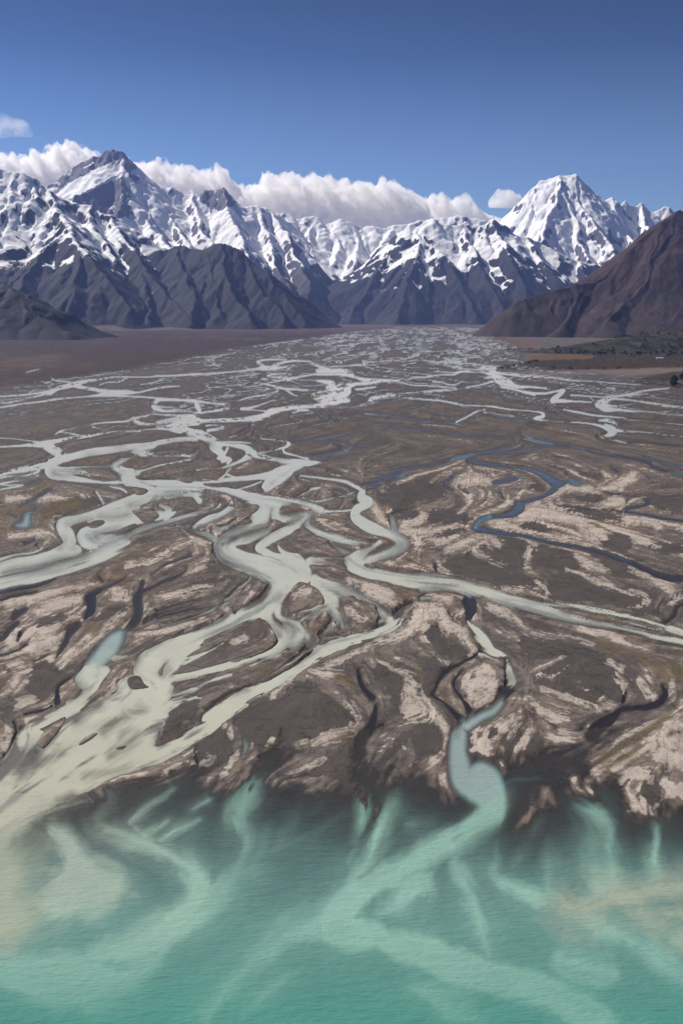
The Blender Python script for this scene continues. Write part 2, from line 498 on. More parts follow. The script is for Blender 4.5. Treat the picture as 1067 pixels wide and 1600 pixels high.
(767, 740, .28118): """
B|-20 248 14,60 230 24,120 210 50,160 185 60,140 160 30
B|160 165 24,230 140 24,300 120 24,350 90 34,360 60 30
B|250 0 20,330 40 40,370 60 40,430 40 16
S|430 30 14,460 55 24,490 65 16
B|20 50 20,80 30 16,130 15 16
B|-20 325 24,100 330 20,180 345 20,300 375 22,400 395 22,500 410 20,600 430 24,700 465 30,780 500 30,900 545 40,1000 575 44,1130 595 44
D|580 85 8,640 105 8,740 125 10,840 130 10,900 115 10
B|860 140 10,880 165 20,840 185 14,760 195 20,745 210 14,820 225 14,900 235 16,1000 250 16,1130 275 14
B|900 120 6,1000 118 6,1130 106 6
D|380 180 6,500 190 8,600 200 8,740 215 8
M|-40 655 60,100 690 40,200 711 40
B|40 100 10,70 130 8
D|760 140 8,745 200 12
G*|200 80,260 60,300 90,260 100
G*|20 350,230 390,200 460,180 540,0 520,0 430,70 400
G*|250 390,400 420,450 450,500 520,470 560,300 530,210 500,210 450
G*|490 420,640 450,740 500,820 590,700 600,640 540,600 490
G*|320 590,420 540,560 600,740 660,880 700,340 711
G*|590 380,680 345,780 360,790 400,760 440,640 410
G*|400 210,520 200,720 240,640 270,480 230
G*|470 140,560 110,620 140,560 170
G*|170 290,240 265,340 320,280 330,180 320
G*|860 130,1067 130,1067 220,960 200,900 190
G*|0 540,180 560,300 600,220 640,0 630
G*|480 -5,600 10,580 30,480 20
G*|860 400,1000 380,1067 390,1067 450,920 440
P|150 240 60,250 220 60,400 250 50,500 270 40
P|500 300 30,560 360 40,590 390 20
P|420 540 20,520 570 36,640 620 40,740 660 30,860 700 24
P|480 470 40,560 520 60,620 540 40
P|240 390 24,210 440 40,190 520 24
P|800 370 30,860 390 40,930 410 20
P|780 540 30,880 580 30,1000 660 40
P|60 640 30,160 650 40
P|640 180 40,720 150 50
P|760 260 40,880 270 40,930 300 30
P|340 120 30,420 80 30,600 90 40,780 30 60
P|0 280 24,40 260 20
P|250 600 24,300 640 30,310 690 20
P|10 370 40,40 400 30
""",
(0, 920, .28118): """
B|790 -40 34,780 0 34,760 60 60,765 130 60,740 190 60,690 235 30
T|670 245 60,640 290 110,600 345 130,545 400 110,500 460 90,470 520 70
M|500 460 90,470 510 90,560 500 60
M|640 385 40,700 375 20
M|580 460 80,530 540 60,480 590 60,430 640 60,350 680 60,270 720 70
K|640 395 30,700 395 40,740 430 20
M|740 240 10,850 220 12,960 195 10,1090 165 12
B|800 190 14,880 140 12,950 100 12,1090 60 10
D|820 160 10,940 125 12,1067 90 10
K|430 550 90,400 590 60
I*|350 625,360 600,420 585,400 605
M|1090 280 100,980 330 90,880 370 110,830 410 140,800 460 130,860 500 80,900 540 120,880 600 150
M|1090 340 60,1000 390 50,940 440 80,920 490 60
M|1090 485 40,960 505 30
M|720 490 40,680 540 60,700 580 60,640 600 40,560 640 40,480 680 24
M|800 560 150,760 620 150,700 660 120,800 680 200,880 680 120
K|740 400 50,720 380 30
I*|705 500,760 485,800 530,825 545,780 560,720 555
I*|450 675,520 600,560 530,600 480,640 440,715 450,660 520,655 570,560 620
K|930 440 20,905 470 14
M|1090 555 30,930 600 20
M|1090 600 20,930 640 30
B|-80 310 40,0 280 40,50 235 40,110 190 30
B|80 170 30,110 140 40,150 110 24
D|-80 85 20,100 40 20,200 10 16
B|-80 395 20,100 345 16,150 310 20
D|130 250 16,110 300 14
D|510 50 60,510 120 50,480 160 30
B|440 195 50,390 245 50,370 290 40,330 350 30,300 385 14
D|560 10 30,520 40 30
D|310 640 50,310 560 30,340 530 24,400 490 20,480 430 14,530 330 12
D|190 400 14,260 360 14
P|40 90 40,120 80 60,200 50 40
P|200 130 40,340 90 50,450 60 40
P|230 250 40,320 220 30
P|180 350 40,300 330 30
P|400 380 40,520 290 40,640 200 30
P|580 230 30,720 110 20
P|60 320 40,90 290 30
P|70 560 40,110 500 40
P|100 650 40,180 620 40
P|640 60 30,720 30 30
P|860 60 40,1000 30 40
P|760 260 30,900 240 40,1067 190 40
P|40 440 30,120 420 30
G*|190 190,260 160,380 140,360 180,250 220,200 230
G*|560 130,640 100,740 90,700 130,600 170,520 190
G*|150 600,180 430,240 400,320 440,380 490,310 540,280 600,200 640
G*|10 440,40 425,60 470,20 480
G*|960 640,1000 620,1090 610,1090 730,940 730
E|500 230 40,560 210 30
""",
(250, 920, .28118): """
M|690 -10 130,640 60 110,560 110 110,460 150 90,330 210 80,200 260 80,100 300 80,-20 355 90
M|640 60 100,600 140 100,640 200 60,700 260 110,640 320 110,540 370 70,400 420 60,250 455 54,100 490 50,0 512 50
M|40 440 60,80 390 60,140 350 50,220 310 40
M|100 420 30,200 380 24,310 320 24,350 300 20
M|650 90 80,660 150 60,720 180 40,780 220 60,820 270 70,840 310 60
M|780 270 100,740 300 100
M|690 130 10,700 160 14,740 190 16
M|740 150 20,800 130 16,860 110 20,900 70 24
M|900 20 60,930 60 90,940 100 80,880 130 40,830 160 30,780 190 24
M|940 20 80,1000 10 60,1090 -10 40
M|960 130 40,980 180 40,1000 215 30
M|950 180 12,930 220 24,880 260 14
M|890 275 20,960 270 16,1030 275 16
I*|70 475,90 450,150 415,250 372,350 360,400 400,300 425,180 460
I*|135 380,200 340,350 250,480 190,560 165,600 185,655 270,650 310,590 345,450 400,400 410,360 380,340 330,370 290,300 330,200 365
I*|680 110,720 60,740 20,800 -10,870 10,905 50,880 85,800 125,700 145
I*|740 165,800 138,830 140,760 180
I*|800 200,850 160,910 130,945 160,930 200,850 260
I*|985 100,1000 50,1067 42,1090 60,1140 70,1200 110,1160 190,1067 215,1020 210
I*|910 252,950 225,975 235,970 260
I*|870 290,900 285,935 290,900 310
I*|640 460,760 400,850 335,800 400,700 460,600 510,530 520,580 490
M|1090 285 60,980 310 70,900 340 70,860 320 30
M|900 340 60,820 390 90,720 460 90,640 510 80,540 560 70,440 610 70,360 660 80,270 725 80
M|30 520 60,0 560 80,10 620 60,20 700 60
M|40 590 14,160 555 20,250 525 20,320 500 30,400 480 20
M|240 530 14,180 575 14,80 610 16,30 640 16
M|100 610 14,230 605 8
K|360 580 30,420 560 40,480 555 30
K|100 530 30,250 510 14
K|80 575 24,160 580 16
M|450 -10 14,400 40 14,370 80 20,270 130 24,180 165 16,-20 220 14
M|130 240 20,170 215 14
B|-20 125 12,100 80 12,230 60 8
D|-20 160 16,150 120 14,240 110 10
D|250 670 16,400 580 14,540 530 12
D|620 510 10,740 430 12,850 345 14
P|760 40 40,820 20 60
P|420 300 30,480 280 30
P|370 120 40,400 150 30
P|1000 490 40,920 480 60,840 460 50
P|0 240 40,120 220 30,240 180 20
P|0 60 30,160 20 30,260 10 20
P|640 590 50,720 510 40
P|1040 130 50,1120 170 40
E|560 460 24,620 440 24
G*|430 711,480 670,600 620,690 600,720 540,800 515,870 540,960 640,1067 711
G*|70 660,120 630,230 610,200 680,150 730,40 730
""",
(500, 920, .28118): """
M|-20 60 100,60 30 90,60 100 60,90 160 50,110 210 40
M|140 20 60,200 40 50,260 70 30,310 100 40,350 140 60,380 170 50,330 190 30
M|30 215 16,60 180 16
M|-20 355 80,80 310 70,180 280 50,280 255 50,360 230 50,420 190 44,445 160 24,450 150 10
M|240 245 20,290 240 14
D|400 140 20,440 100 16,500 70 20
M|560 58 30,600 55 30
K|560 15 40,640 5 40,720 20 30
D|830 70 70,850 110 70,840 150 50,825 180 20
M|830 185 16,870 230 40,910 290 70,950 340 60,1000 360 40,1030 365 16,1035 400 24,1050 460 50,1060 510 60
D|1020 570 60,1060 560 40
D|890 350 30,960 370 24
B|840 40 70,850 110 60,838 150 30,826 180 18,870 230 40,910 290 66,960 350 56,1010 362 30,1032 375 20,1040 420 40,1056 480 54,1050 540 60,1020 585 50,985 635 40
K|1058 505 70,1050 470 30
K|830 190 24
T|1000 615 30,960 665 40,900 725 44
D|880 360 20,860 380 24,790 410 24,720 450 26,660 510 24,630 570 20,620 600 20,680 630 20,740 670 24,800 720 30
D|800 450 14,760 490 20,750 540 20,790 600 20,830 660 30,850 720 40
D|720 140 16,760 180 14,800 200 12
D|210 460 16,230 540 30,290 610 40
K|290 610 40,340 680 60,360 730 60
G*|565 260,590 220,630 208,670 230,690 280,685 330,700 410,640 370,600 330
G*|575 365,640 380,690 430,670 480,610 600,590 630,555 580,560 520,590 470,590 410
G*|320 405,380 420,430 470,450 510,440 690,390 620,350 600,350 540,290 500,285 450
G*|760 330,800 320,835 370,820 400,780 410,750 380
G*|410 240,520 185,500 210,430 240
G*|480 435,520 432,520 460,495 465
P*|480 190,540 90,620 90,740 150,830 230,870 340,830 330,780 270,690 250,640 190,560 230,430 300,200 370,30 470,0 430,200 350,350 270
P*|790 520,860 450,930 420,970 450,980 560,930 640,860 670,820 620
P*|460 720,450 560,460 500,520 520,560 600,600 640,560 711
P|560 360 14,640 390 14,700 420 14
P|280 340 30,330 420 24,440 460 30,500 480 20
P|70 580 30,120 650 40,180 700 30
P|230 20 60,330 60 60,400 90 40
P|960 100 60,1040 150 40
P|620 60 30,720 70 40
P|770 140 40,800 130 30
E|100 500 50,160 540 50
E|540 440 24,570 520 20
E|660 570 40,700 610 40
""",
(767, 920, .28118): """
M|-20 30 70,150 75 80,280 110 80,400 155 60,520 185 50,700 220 44,850 250 40,1000 285 44,1130 312 40
M|300 80 40,420 95 30,560 115 34,680 140 34,800 165 30,900 185 24,960 205 24,1000 220 40,1130 265 40
M|640 155 8,740 185 8,850 210 10,940 220 12
K|430 130 36,400 120 20
B|950 190 24,990 165 30,1020 140 30,1040 95 20,1130 75 20
D|210 130 10,340 150 10
G*|150 270,300 275,500 310,620 370,680 430,700 520,740 580,740 640,640 620,540 600,480 545,380 520,270 490,320 420,390 385,300 390,240 400,160 340
G*|260 470,330 520,470 550,560 600,600 680,500 640,400 590,280 540,230 490
G*|210 195,300 200,370 245,300 245,210 220
G*|150 330,210 370,240 410,180 380
G*|320 60,560 80,900 160,960 130,900 90,940 30,900 -10,330 -10
P|60 110 30,80 120 40,150 190 40,250 250 30,450 280 20,560 320 16
P|200 465 24,300 425 20,390 385 16
P|260 480 20,340 500 16,420 440 10
P|280 560 30,400 610 30,600 670 30
P|560 230 30,650 260 40,720 285 30
P|830 520 40,880 580 50,900 600 40
P|650 410 30,720 460 30
P|1000 500 30,1000 590 24
P|200 600 30,280 660 40,420 700 30
P|780 20 30,880 70 30,780 120 20
P|1000 70 40,1060 40 30
D|950 535 20,970 580 40,930 625 50,850 655 40,740 680 30,640 705 20
D|760 590 20,740 640 20
E|790 370 24,900 420 40,980 500 30
E|1000 430 40,1060 490 40
E|600 300 20,720 350 24
E|650 170 14,560 160 14
""",
(0, 1100, .28118): """
M*|440 -40,340 20,240 70,110 150,60 220,0 320,-260 560,-260 1000,-60 800,60 690,180 630,350 540,500 480,680 400,820 350,960 290,1067 215,1090 210,1090 120,1067 130,960 190,870 230,890 150,930 60,960 -20
I*|210 220,240 150,225 130,360 75,320 150,250 230,230 240
I*|445 225,480 180,545 160,510 195
I*|650 242,705 228,680 252
K|200 270 50,150 350 50,110 400 30
K|440 100 60,520 60 50,560 10 40
K|580 150 50,660 90 40,720 60 30,790 30 40
K|720 180 90,690 230 60,620 290 40
K|480 395 20,620 370 18,700 345 14
K|330 290 40,280 340 20
K|880 180 30,900 200 20
K|330 560 60,400 510 40
D|80 110 24,100 150 20
D|150 60 20,280 10 24
P|860 350 30,960 320 50,1067 260 40
P|700 410 30,800 400 30
P|30 170 60,60 240 30
G*|960 30,1067 -20,1067 60,960 150,900 190,900 120
""",
(250, 1100, .28118): """
M|460 -10 80,370 50 80,280 120 80,180 180 80,90 230 76,-20 275 76
G*|390 100,420 50,520 10,700 -10,960 0,1067 60,1000 130,920 170,800 230,720 240,690 280,650 350,620 200,560 180,500 260,460 180,420 130
G*|180 230,260 170,340 120,400 170,420 210,400 250,300 300,240 310,210 290
G*|450 170,540 110,600 150,610 200,560 270,530 250,480 190
G*|310 350,330 290,400 230,420 300,360 340
G*|820 380,920 300,1067 270,1067 480,960 420,860 420
T|470 190 10,485 225 34,480 265 30,460 280 16
D|190 250 12,200 300 24,210 330 24
E|620 230 30,650 230 24,610 270 24
D|560 290 40,640 270 70,600 340 60
D|680 140 10,670 180 14
P|760 240 20,860 210 30,960 180 60,1060 170 70
P|350 90 30,390 150 30,410 180 20
P|400 330 60,440 280 40,360 390 60
P|720 390 20,800 370 30,900 310 16
P|1040 20 40,1080 60 40
P|30 370 50,120 320 40,200 340 30
P|240 330 30,280 310 30
E|1000 190 30,1060 170 30
""",
(500, 1100, .28118): """
K|320 -10 60,340 40 40
D|310 30 30,280 120 60,220 210 60,220 270 70
D|350 120 20,300 140 20
D|700 0 14,760 60 30,800 90 40
D|820 0 30,850 50 30,840 90 40
T|1000 -10 50,960 40 60,880 90 70,820 130 80
T|810 110 50,780 180 110,770 260 120,780 340 140,800 420 150,860 480 140,900 540 100
K|800 180 40,800 240 40
K|850 330 60,900 390 80
P|430 120 20,540 90 40,640 60 60
P|590 20 50,660 90 60,700 170 50,690 250 24
P|340 200 30,400 190 30,340 270 30
P|560 350 20,620 320 40,660 290 24
P|460 240 24,510 280 24,480 330 20
P|200 70 40,190 130 20,110 155 24,20 200 60
P|1000 130 40,1067 90 40
P|960 -20 40,880 10 30
G*|0 0,60 -20,150 40,210 100,120 140,20 160,0 160
G*|480 140,560 110,620 80,660 150,690 210,660 280,590 300,510 340,520 260,490 190
G*|310 320,360 250,440 160,475 150,470 220,400 300,340 370
G*|920 190,960 140,1000 120,970 180,930 210
G*|580 20,600 40,560 60
B|380 360 40,400 330 20
E|120 190 40,160 200 30
E|1010 220 20,1000 170 20
""",
(767, 1100, .28118): """
D|900 -10 24,830 20 24,740 30 30,680 70 60,600 120 80,560 170 90
P|210 0 24,330 80 60,420 100 40
P|80 140 30,130 100 40,100 170 20
P|640 260 24,700 220 24,850 130 24,980 60 20
P|690 320 30,790 270 40
P*|850 210,900 160,1000 110,1067 100,1130 90,1130 300,1067 400,1000 370,900 330,880 280,940 240
P*|700 440,740 380,860 350,900 420,800 440,810 520,880 580,950 500,940 420,1067 420,1130 440,1130 560,1067 550,960 530,890 590,790 600,760 520
P|380 160 30,460 165 20
P|1040 190 40,1067 250 60
G*|805 480,860 400,880 350,900 390,940 440,950 520,940 600,900 560,830 530
G*|700 310,740 290,770 315,720 335
G*|980 200,1020 140,1040 190,1000 205
G*|90 150,170 160,150 240,80 310,60 240,40 190
G*|150 290,220 210,300 220,270 260
E|600 360 30,680 340 30,780 300 40,830 240 30
E|580 320 30,760 220 30,900 130 40,990 60 30
E|660 400 30,700 450 24
D|300 80 14,360 130 12
E|1000 180 20,980 190 20
""",
(0, 1220, .5): """
N*|-200 -40,330 -20,250 50,150 130,90 230,100 330,140 430,60 510,-60 540,-300 560
L|330 20 40,350 60 50,300 130 70,380 170 80,480 210 60,560 250 60,620 310 60,620 380 80,560 430 80,450 500 110,300 540 130
L|490 190 30,560 150 20,620 120 10
L|400 130 24,460 80 20,540 30 20
L|800 10 40,780 60 80,750 110 100,780 180 50,760 250 30
L|830 150 40,800 240 60,740 290 60,680 350 60,620 420 60,540 500 60
L|960 50 12,930 110 20,880 190 24,840 220 40
L|1000 70 14,940 110 20
L|960 180 30,840 220 40
L|160 140 60,220 200 90,280 300 140
L|200 380 220,280 330 200,420 350 160
L|1060 370 100,1020 420 80,880 490 60,780 580 60,700 660 60,640 760 60
L|900 610 30,830 670 50,760 740 60
L|-60 600 160,160 620 160,340 600 120
L|300 680 140,480 560 80
L|180 60 30,260 50 30
D|90 150 50,130 180 60,60 250 50
L|650 60 40,600 90 30
L|440 180 30,520 120 16
L|1067 100 10,1010 140 14,960 180 24
L|280 30 24,330 70 30
""",
(534, 1220, .5): """
L|170 10 40,160 60 60,130 130 70,80 240 80,20 330 90
L|60 60 30,60 120 40,40 200 50
S|490 -20 24,495 10 30
T|440 0 120,470 60 100,455 115 80,400 165 60,330 205 40
H|500 20 50,500 70 80,440 130 100,340 190 110,220 250 90,100 310 80,20 370 100,-20 430 110,20 480 110,120 500 110,250 540 110,400 590 110,550 620 100,680 680 100,800 740 110,860 800 110
L|350 250 40,390 330 40,420 400 40,440 480 40,460 550 50
L|200 130 30,280 130 24
L|240 320 120,120 420 90
L|480 190 24,480 280 44,540 330 54,600 350 60,650 360 50
L|640 340 34,640 240 30,640 180 20
L|620 120 16,590 180 30,540 260 50
L|740 80 50,790 120 90,810 200 110,820 300 90,780 350 60
L|985 120 12,985 180 36,975 240 60,990 290 70
N|690 375 30,720 400 60,850 375 80,1000 345 90,1130 340 130
N|1130 420 110,900 415 70,1000 440 90
N|1130 500 80,1060 480 80
L|780 420 30,830 470 50,920 500 80,1000 570 90,1130 660 90
L|200 650 60,330 690 60,420 760 80
L|20 250 40,60 200 30
S|500 0 20,560 -8 14,620 -10 10
H|700 570 100,820 600 100
""",
}
LAKE = [(-900, 1238), (140, 1243), (183, 1224), (200, 1218), (236, 1213), (250, 1216), (261, 1219), (266, 1202), (276, 1210), (306, 1196), (303, 1212), (326, 1204),
 (331, 1224), (368, 1229), (390, 1218), (400, 1192), (424, 1158), (441, 1155), (441, 1182), (461, 1177), (435, 1207), (419, 1218), (458, 1218),
 (480, 1212), (483, 1228), (511, 1222), (519, 1228), (523, 1221), (531, 1238), (550, 1243), (567, 1253), (574, 1262), (571, 1250), (553, 1229), (546, 1210), (548, 1186),
 (556, 1150), (572, 1142), (578, 1190), (590, 1205), (597, 1212), (601, 1198), (609, 1188), (618, 1178), (624, 1180), (615, 1212), (624, 1217),
 (660, 1202), (669, 1221), (708, 1238), (702, 1222), (700, 1195), (702, 1165), (720, 1131), (742, 1147), (739, 1173), (753, 1174),
 (776, 1180), (789, 1192), (801, 1184), (804, 1187), (846, 1171), (888, 1168), (908, 1150), (912, 1136), (945, 1130), (955, 1140), (936, 1165),
 (922, 1190), (924, 1212), (896, 1221), (893, 1232), (919, 1241), (930, 1221), (947, 1221), (969, 1232), (984, 1269), (992, 1272),
 (1020, 1266), (1031, 1274), (1037, 1252), (1067, 1258), (1150, 1262), (2200, 1262), (2600, 2600), (-1500, 2600)]
SPIT = [(822, 1279), (840, 1252), (854, 1238), (852, 1257), (830, 1277)]
# ------------------------------------------------------------------ the survey grid (fine near the camera, coarse far away)
STEP = 1.3
ucore = np.arange(-150, 1218, STEP)
gl = -150 - np.cumsum(STEP * 1.12 ** np.arange(1, 48))[::-1]
gr = 1218 + np.cumsum(STEP * 1.12 ** np.arange(1, 48))
UA = np.concatenate([gl, ucore, gr])
VA = np.concatenate([[501, 502, 503.2], np.arange(504.5, 1640, STEP), 1640 + np.cumsum(STEP * 1.12 ** np.arange(1, 34))])
NU, NV = len(UA), len(VA)
U, V = np.meshgrid(UA, VA)
GX, GY = ground_of(U, V)
GD = np.hypot(GX, GY)
# natural wobble of every bank
wob = 0.0022 * GD
WX = GX + wob * 2.0 * fbm(GX / (wob * 14), GY / (wob * 22), 5, 3)
WY = GY + wob * 4.0 * fbm(GX / (wob * 14), GY / (wob * 22), 9, 3)
SU, SV = photo_of(WX, WY)
far = np.abs(U - 533) > 900
SU = np.where(far, U, SU); SV = np.where(far, V, SV)
def win(x0, x1, y0, y1):
    j0, j1 = np.searchsorted(UA, [x0 - 4, x1 + 4]); i0, i1 = np.searchsorted(VA, [y0 - 4, y1 + 4])
    return slice(max(i0, 0), min(i1, NV)), slice(max(j0, 0), min(j1, NU))
def add_stroke(field, P, pad):
    """field = min(field, distance to the line - half its width), in survey pixels"""
    P = catmull(P, 5)
    for k in range(len(P) - 1):
        (x0, y0, w0), (x1, y1, w1) = P[k], P[k + 1]
        w0 = max(w0, .4); w1 = max(w1, .4); m = max(w0, w1) / 2 + pad
        s = win(min(x0, x1) - m, max(x0, x1) + m, min(y0, y1) - m, max(y0, y1) + m)
        if s[0].start >= s[0].stop or s[1].start >= s[1].stop: continue
        px = SU[s] - x0; py = SV[s] - y0; dx, dy = x1 - x0, y1 - y0
        t = np.clip((px * dx + py * dy) / (dx * dx + dy * dy + 1e-9), 0, 1)
        d = np.hypot(px - t * dx, py - t * dy) - (w0 + (w1 - w0) * t) / 2
        field[s] = np.minimum(field[s], d)
def poly_sd(P, pad=14, ragged=True):
    P = np.asarray(P, float)[:, :2]
    s = win(P[:, 0].min() - pad, P[:, 0].max() + pad, P[:, 1].min() - pad, P[:, 1].max() + pad)
    px, py = SU[s], SV[s]; d = np.full(px.shape, 1e9); ins = np.zeros(px.shape, bool)
    for k in range(len(P)):
        (x0, y0), (x1, y1) = P[k], P[(k + 1) % len(P)]
        dx, dy = x1 - x0, y1 - y0
        t = np.clip(((px - x0) * dx + (py - y0) * dy) / (dx * dx + dy * dy + 1e-9), 0, 1)
        d = np.minimum(d, np.hypot(px - x0 - t * dx, py - y0 - t * dy))
        c = (y0 > py) != (y1 > py)
        ins ^= c & (px < dx * (py - y0) / (dy if abs(dy) > 1e-9 else 1e-9) + x0)
    return s, np.where(ins, -d, d)
def smooth_closed(P, n=4):
    P = np.asarray(P, float); Q = np.vstack([P[-2:], P, P[:2]])
    return catmull(Q[:, :2], n)[2 * n - n:-(2 * n - n)] if False else np.vstack([catmull(np.vstack([P[(i - 1) % len(P)], P[i], P[(i + 1) % len(P)], P[(i + 2) % len(P)]])[:, :2], n)[n:2 * n] for i in range(len(P))])
KINDS_ = 'MBSTDKIGPLNEH'
SD = {k: np.full((NV, NU), 130.0, np.float64) for k in KINDS_}
PADK = dict(M=10, B=10, S=10, T=22, D=12, K=20, I=10, G=12, P=16, L=80, H=80, N=110, E=20)
DIRS = []                          # flow directions, on the ground
for (ox, oy, sc), txt in TRACE.items():
    for line in txt.strip().splitlines():
        k, body = line.split('|'); closed = k.endswith('*'); k = k[0]
        P = np.array([([float(q) for q in p.split()] + [0])[:3] for p in body.split(',')])
        P = P * sc; P[:, 0] += ox; P[:, 1] += oy
        if k == 'L' and not closed: P[0, 2] *= .6; P[-1, 2] *= .2      # plumes thin out at their ends
        if closed:
            s, d = poly_sd(smooth_closed(P), PADK[k]); SD[k][s] = np.minimum(SD[k][s], d)
        else:
            add_stroke(SD[k], P, PADK[k])
            if k in 'MBSTDP' or (oy >= 1200 and k in 'LNH'):
                C = catmull(P, 5); gx, gy = ground_of(C[:, 0], C[:, 1])
                DIRS.append(np.stack([(C[:-1, 0] + C[1:, 0]) / 2, (C[:-1, 1] + C[1:, 1]) / 2, np.diff(gx), np.diff(gy), (C[:-1, 2] + C[1:, 2]) / 2], 1))
s_, d_ = poly_sd(LAKE, 300)
SDL = np.full((NV, NU), 300.0); SDL[s_] = d_
SDL[VA > 1500] = np.minimum(SDL[VA > 1500], -150)
s_, d_ = poly_sd(smooth_closed(SPIT), 260)
SDL[s_] = np.maximum(SDL[s_], -d_)
print('trace', round(time.time() - T0, 1))
# ------------------------------------------------------------------ flow field and streaks drawn out along it
for txt in ('300 1040,255 1100,190 1150,100 1215,-20 1300', '420 1100,330 1150,240 1190,150 1230,20 1290', '190 1080,110 1130,50 1185,-40 1280', '250 1060,215 1130,150 1180,60 1240'):
    C = catmull([[float(q) for q in p.split()] for p in txt.split(',')], 8); gx, gy = ground_of(C[:, 0], C[:, 1])
    DIRS.append(np.stack([(C[:-1, 0] + C[1:, 0]) / 2, (C[:-1, 1] + C[1:, 1]) / 2, np.diff(gx), np.diff(gy), np.full(len(C) - 1, 12.0)], 1))
DIRS = np.vstack(DIRS)
c4 = 6.0; H4, W4 = int(1200 / c4), int(1500 / c4)
tx = np.zeros((3, H4, W4))
ln = np.hypot(DIRS[:, 2], DIRS[:, 3]) + 1e-9; th = np.arctan2(DIRS[:, 3], DIRS[:, 2])
ii = ((DIRS[:, 1] - 480) / c4).astype(int); jj = ((DIRS[:, 0] + 200) / c4).astype(int)
okd = (ii >= 0) & (ii < H4) & (jj >= 0) & (jj < W4)
for q, val in enumerate((np.cos(2 * th), np.sin(2 * th), np.ones(len(th)))):
    np.add.at(tx[q], (ii[okd], jj[okd]), (val * (3 + DIRS[:, 4]))[okd])
def blur(a, sy, sx):
    fy = np.fft.fftfreq(a.shape[0])[:, None]; fx = np.fft.rfftfreq(a.shape[1])[None]
    return np.fft.irfft2(np.fft.rfft2(a) * np.exp(-2 * np.pi ** 2 * ((fy * sy) ** 2 + (fx * sx) ** 2)), s=a.shape)
T2 = sum(np.stack([blur(t, s * .6, s) for t in tx]) * w for s, w in ((2.0, 1.0), (5.0, .5), (14.0, .1)))
T2[0] += 1e-4; ANG = 0.5 * np.arctan2(T2[1], T2[0] + 0.02 * T2[2])
def flow_dir(X, Y):
    u, v = photo_of(X, Y)
    a = ANG[np.clip(((v - 480) / c4).astype(int), 0, H4 - 1), np.clip(((u + 200) / c4).astype(int), 0, W4 - 1)]
    return np.cos(a), np.sin(a)
def lic(noise, n, step):
    acc = noise(GX, GY); cnt = 1.0
    for sg in (1, -1):
        x, y = GX.copy(), GY.copy(); px = py = None
        for k in range(n):
            dx, dy = flow_dir(x, y)
            if px is not None:
                f = np.where(dx * px + dy * py < 0, -1, 1); dx *= f; dy *= f
            else:
                dx = dx * sg; dy = dy * sg
            px, py = dx, dy; x = x + dx * step; y = y + dy * step
            acc = acc + noise(x, y); cnt += 1
    return acc / cnt
stp = np.clip(GD * 0.007, 3.5, 30)
LA = lic(lambda x, y: perlin(x / 15, y / 15, 3) + .6 * perlin(x / 6, y / 6, 4), 7, stp)          # fine streaks
LB = lic(lambda x, y: perlin(x / 55, y / 55, 13) + .5 * perlin(x / 24, y / 24, 14), 7, stp * 1.8)  # broad bands
LF = lic(lambda x, y: perlin(x / 4.2, y / 4.2, 23) + .7 * perlin(x / 1.9, y / 1.9, 24), 6, np.clip(GD * .0022, 1.0, 30))
NEAR = sstep(2600, 800, GD)
LF = LF / (LF[V > 900].std() + 1e-9) * NEAR
NF = fbm(GX / 11, GY / 13, 25, 5, .62) * 2.2 * NEAR
LA = LA / (LA.std() + 1e-9); LB = LB / (LB.std() + 1e-9)
SDL = SDL + (2.0 * LA + 1.6 * LF + 3.0 * NF) * np.exp(-(SDL / 22) ** 2)
print('flow', round(time.time() - T0, 1))
# ------------------------------------------------------------------ water cover
PXM = GD / F                                          # metres per survey pixel
lim = lambda d, e: sstep(e, -e, d)
n0_ = fbm(GX / 70, GY / 150, 27, 4) * 2
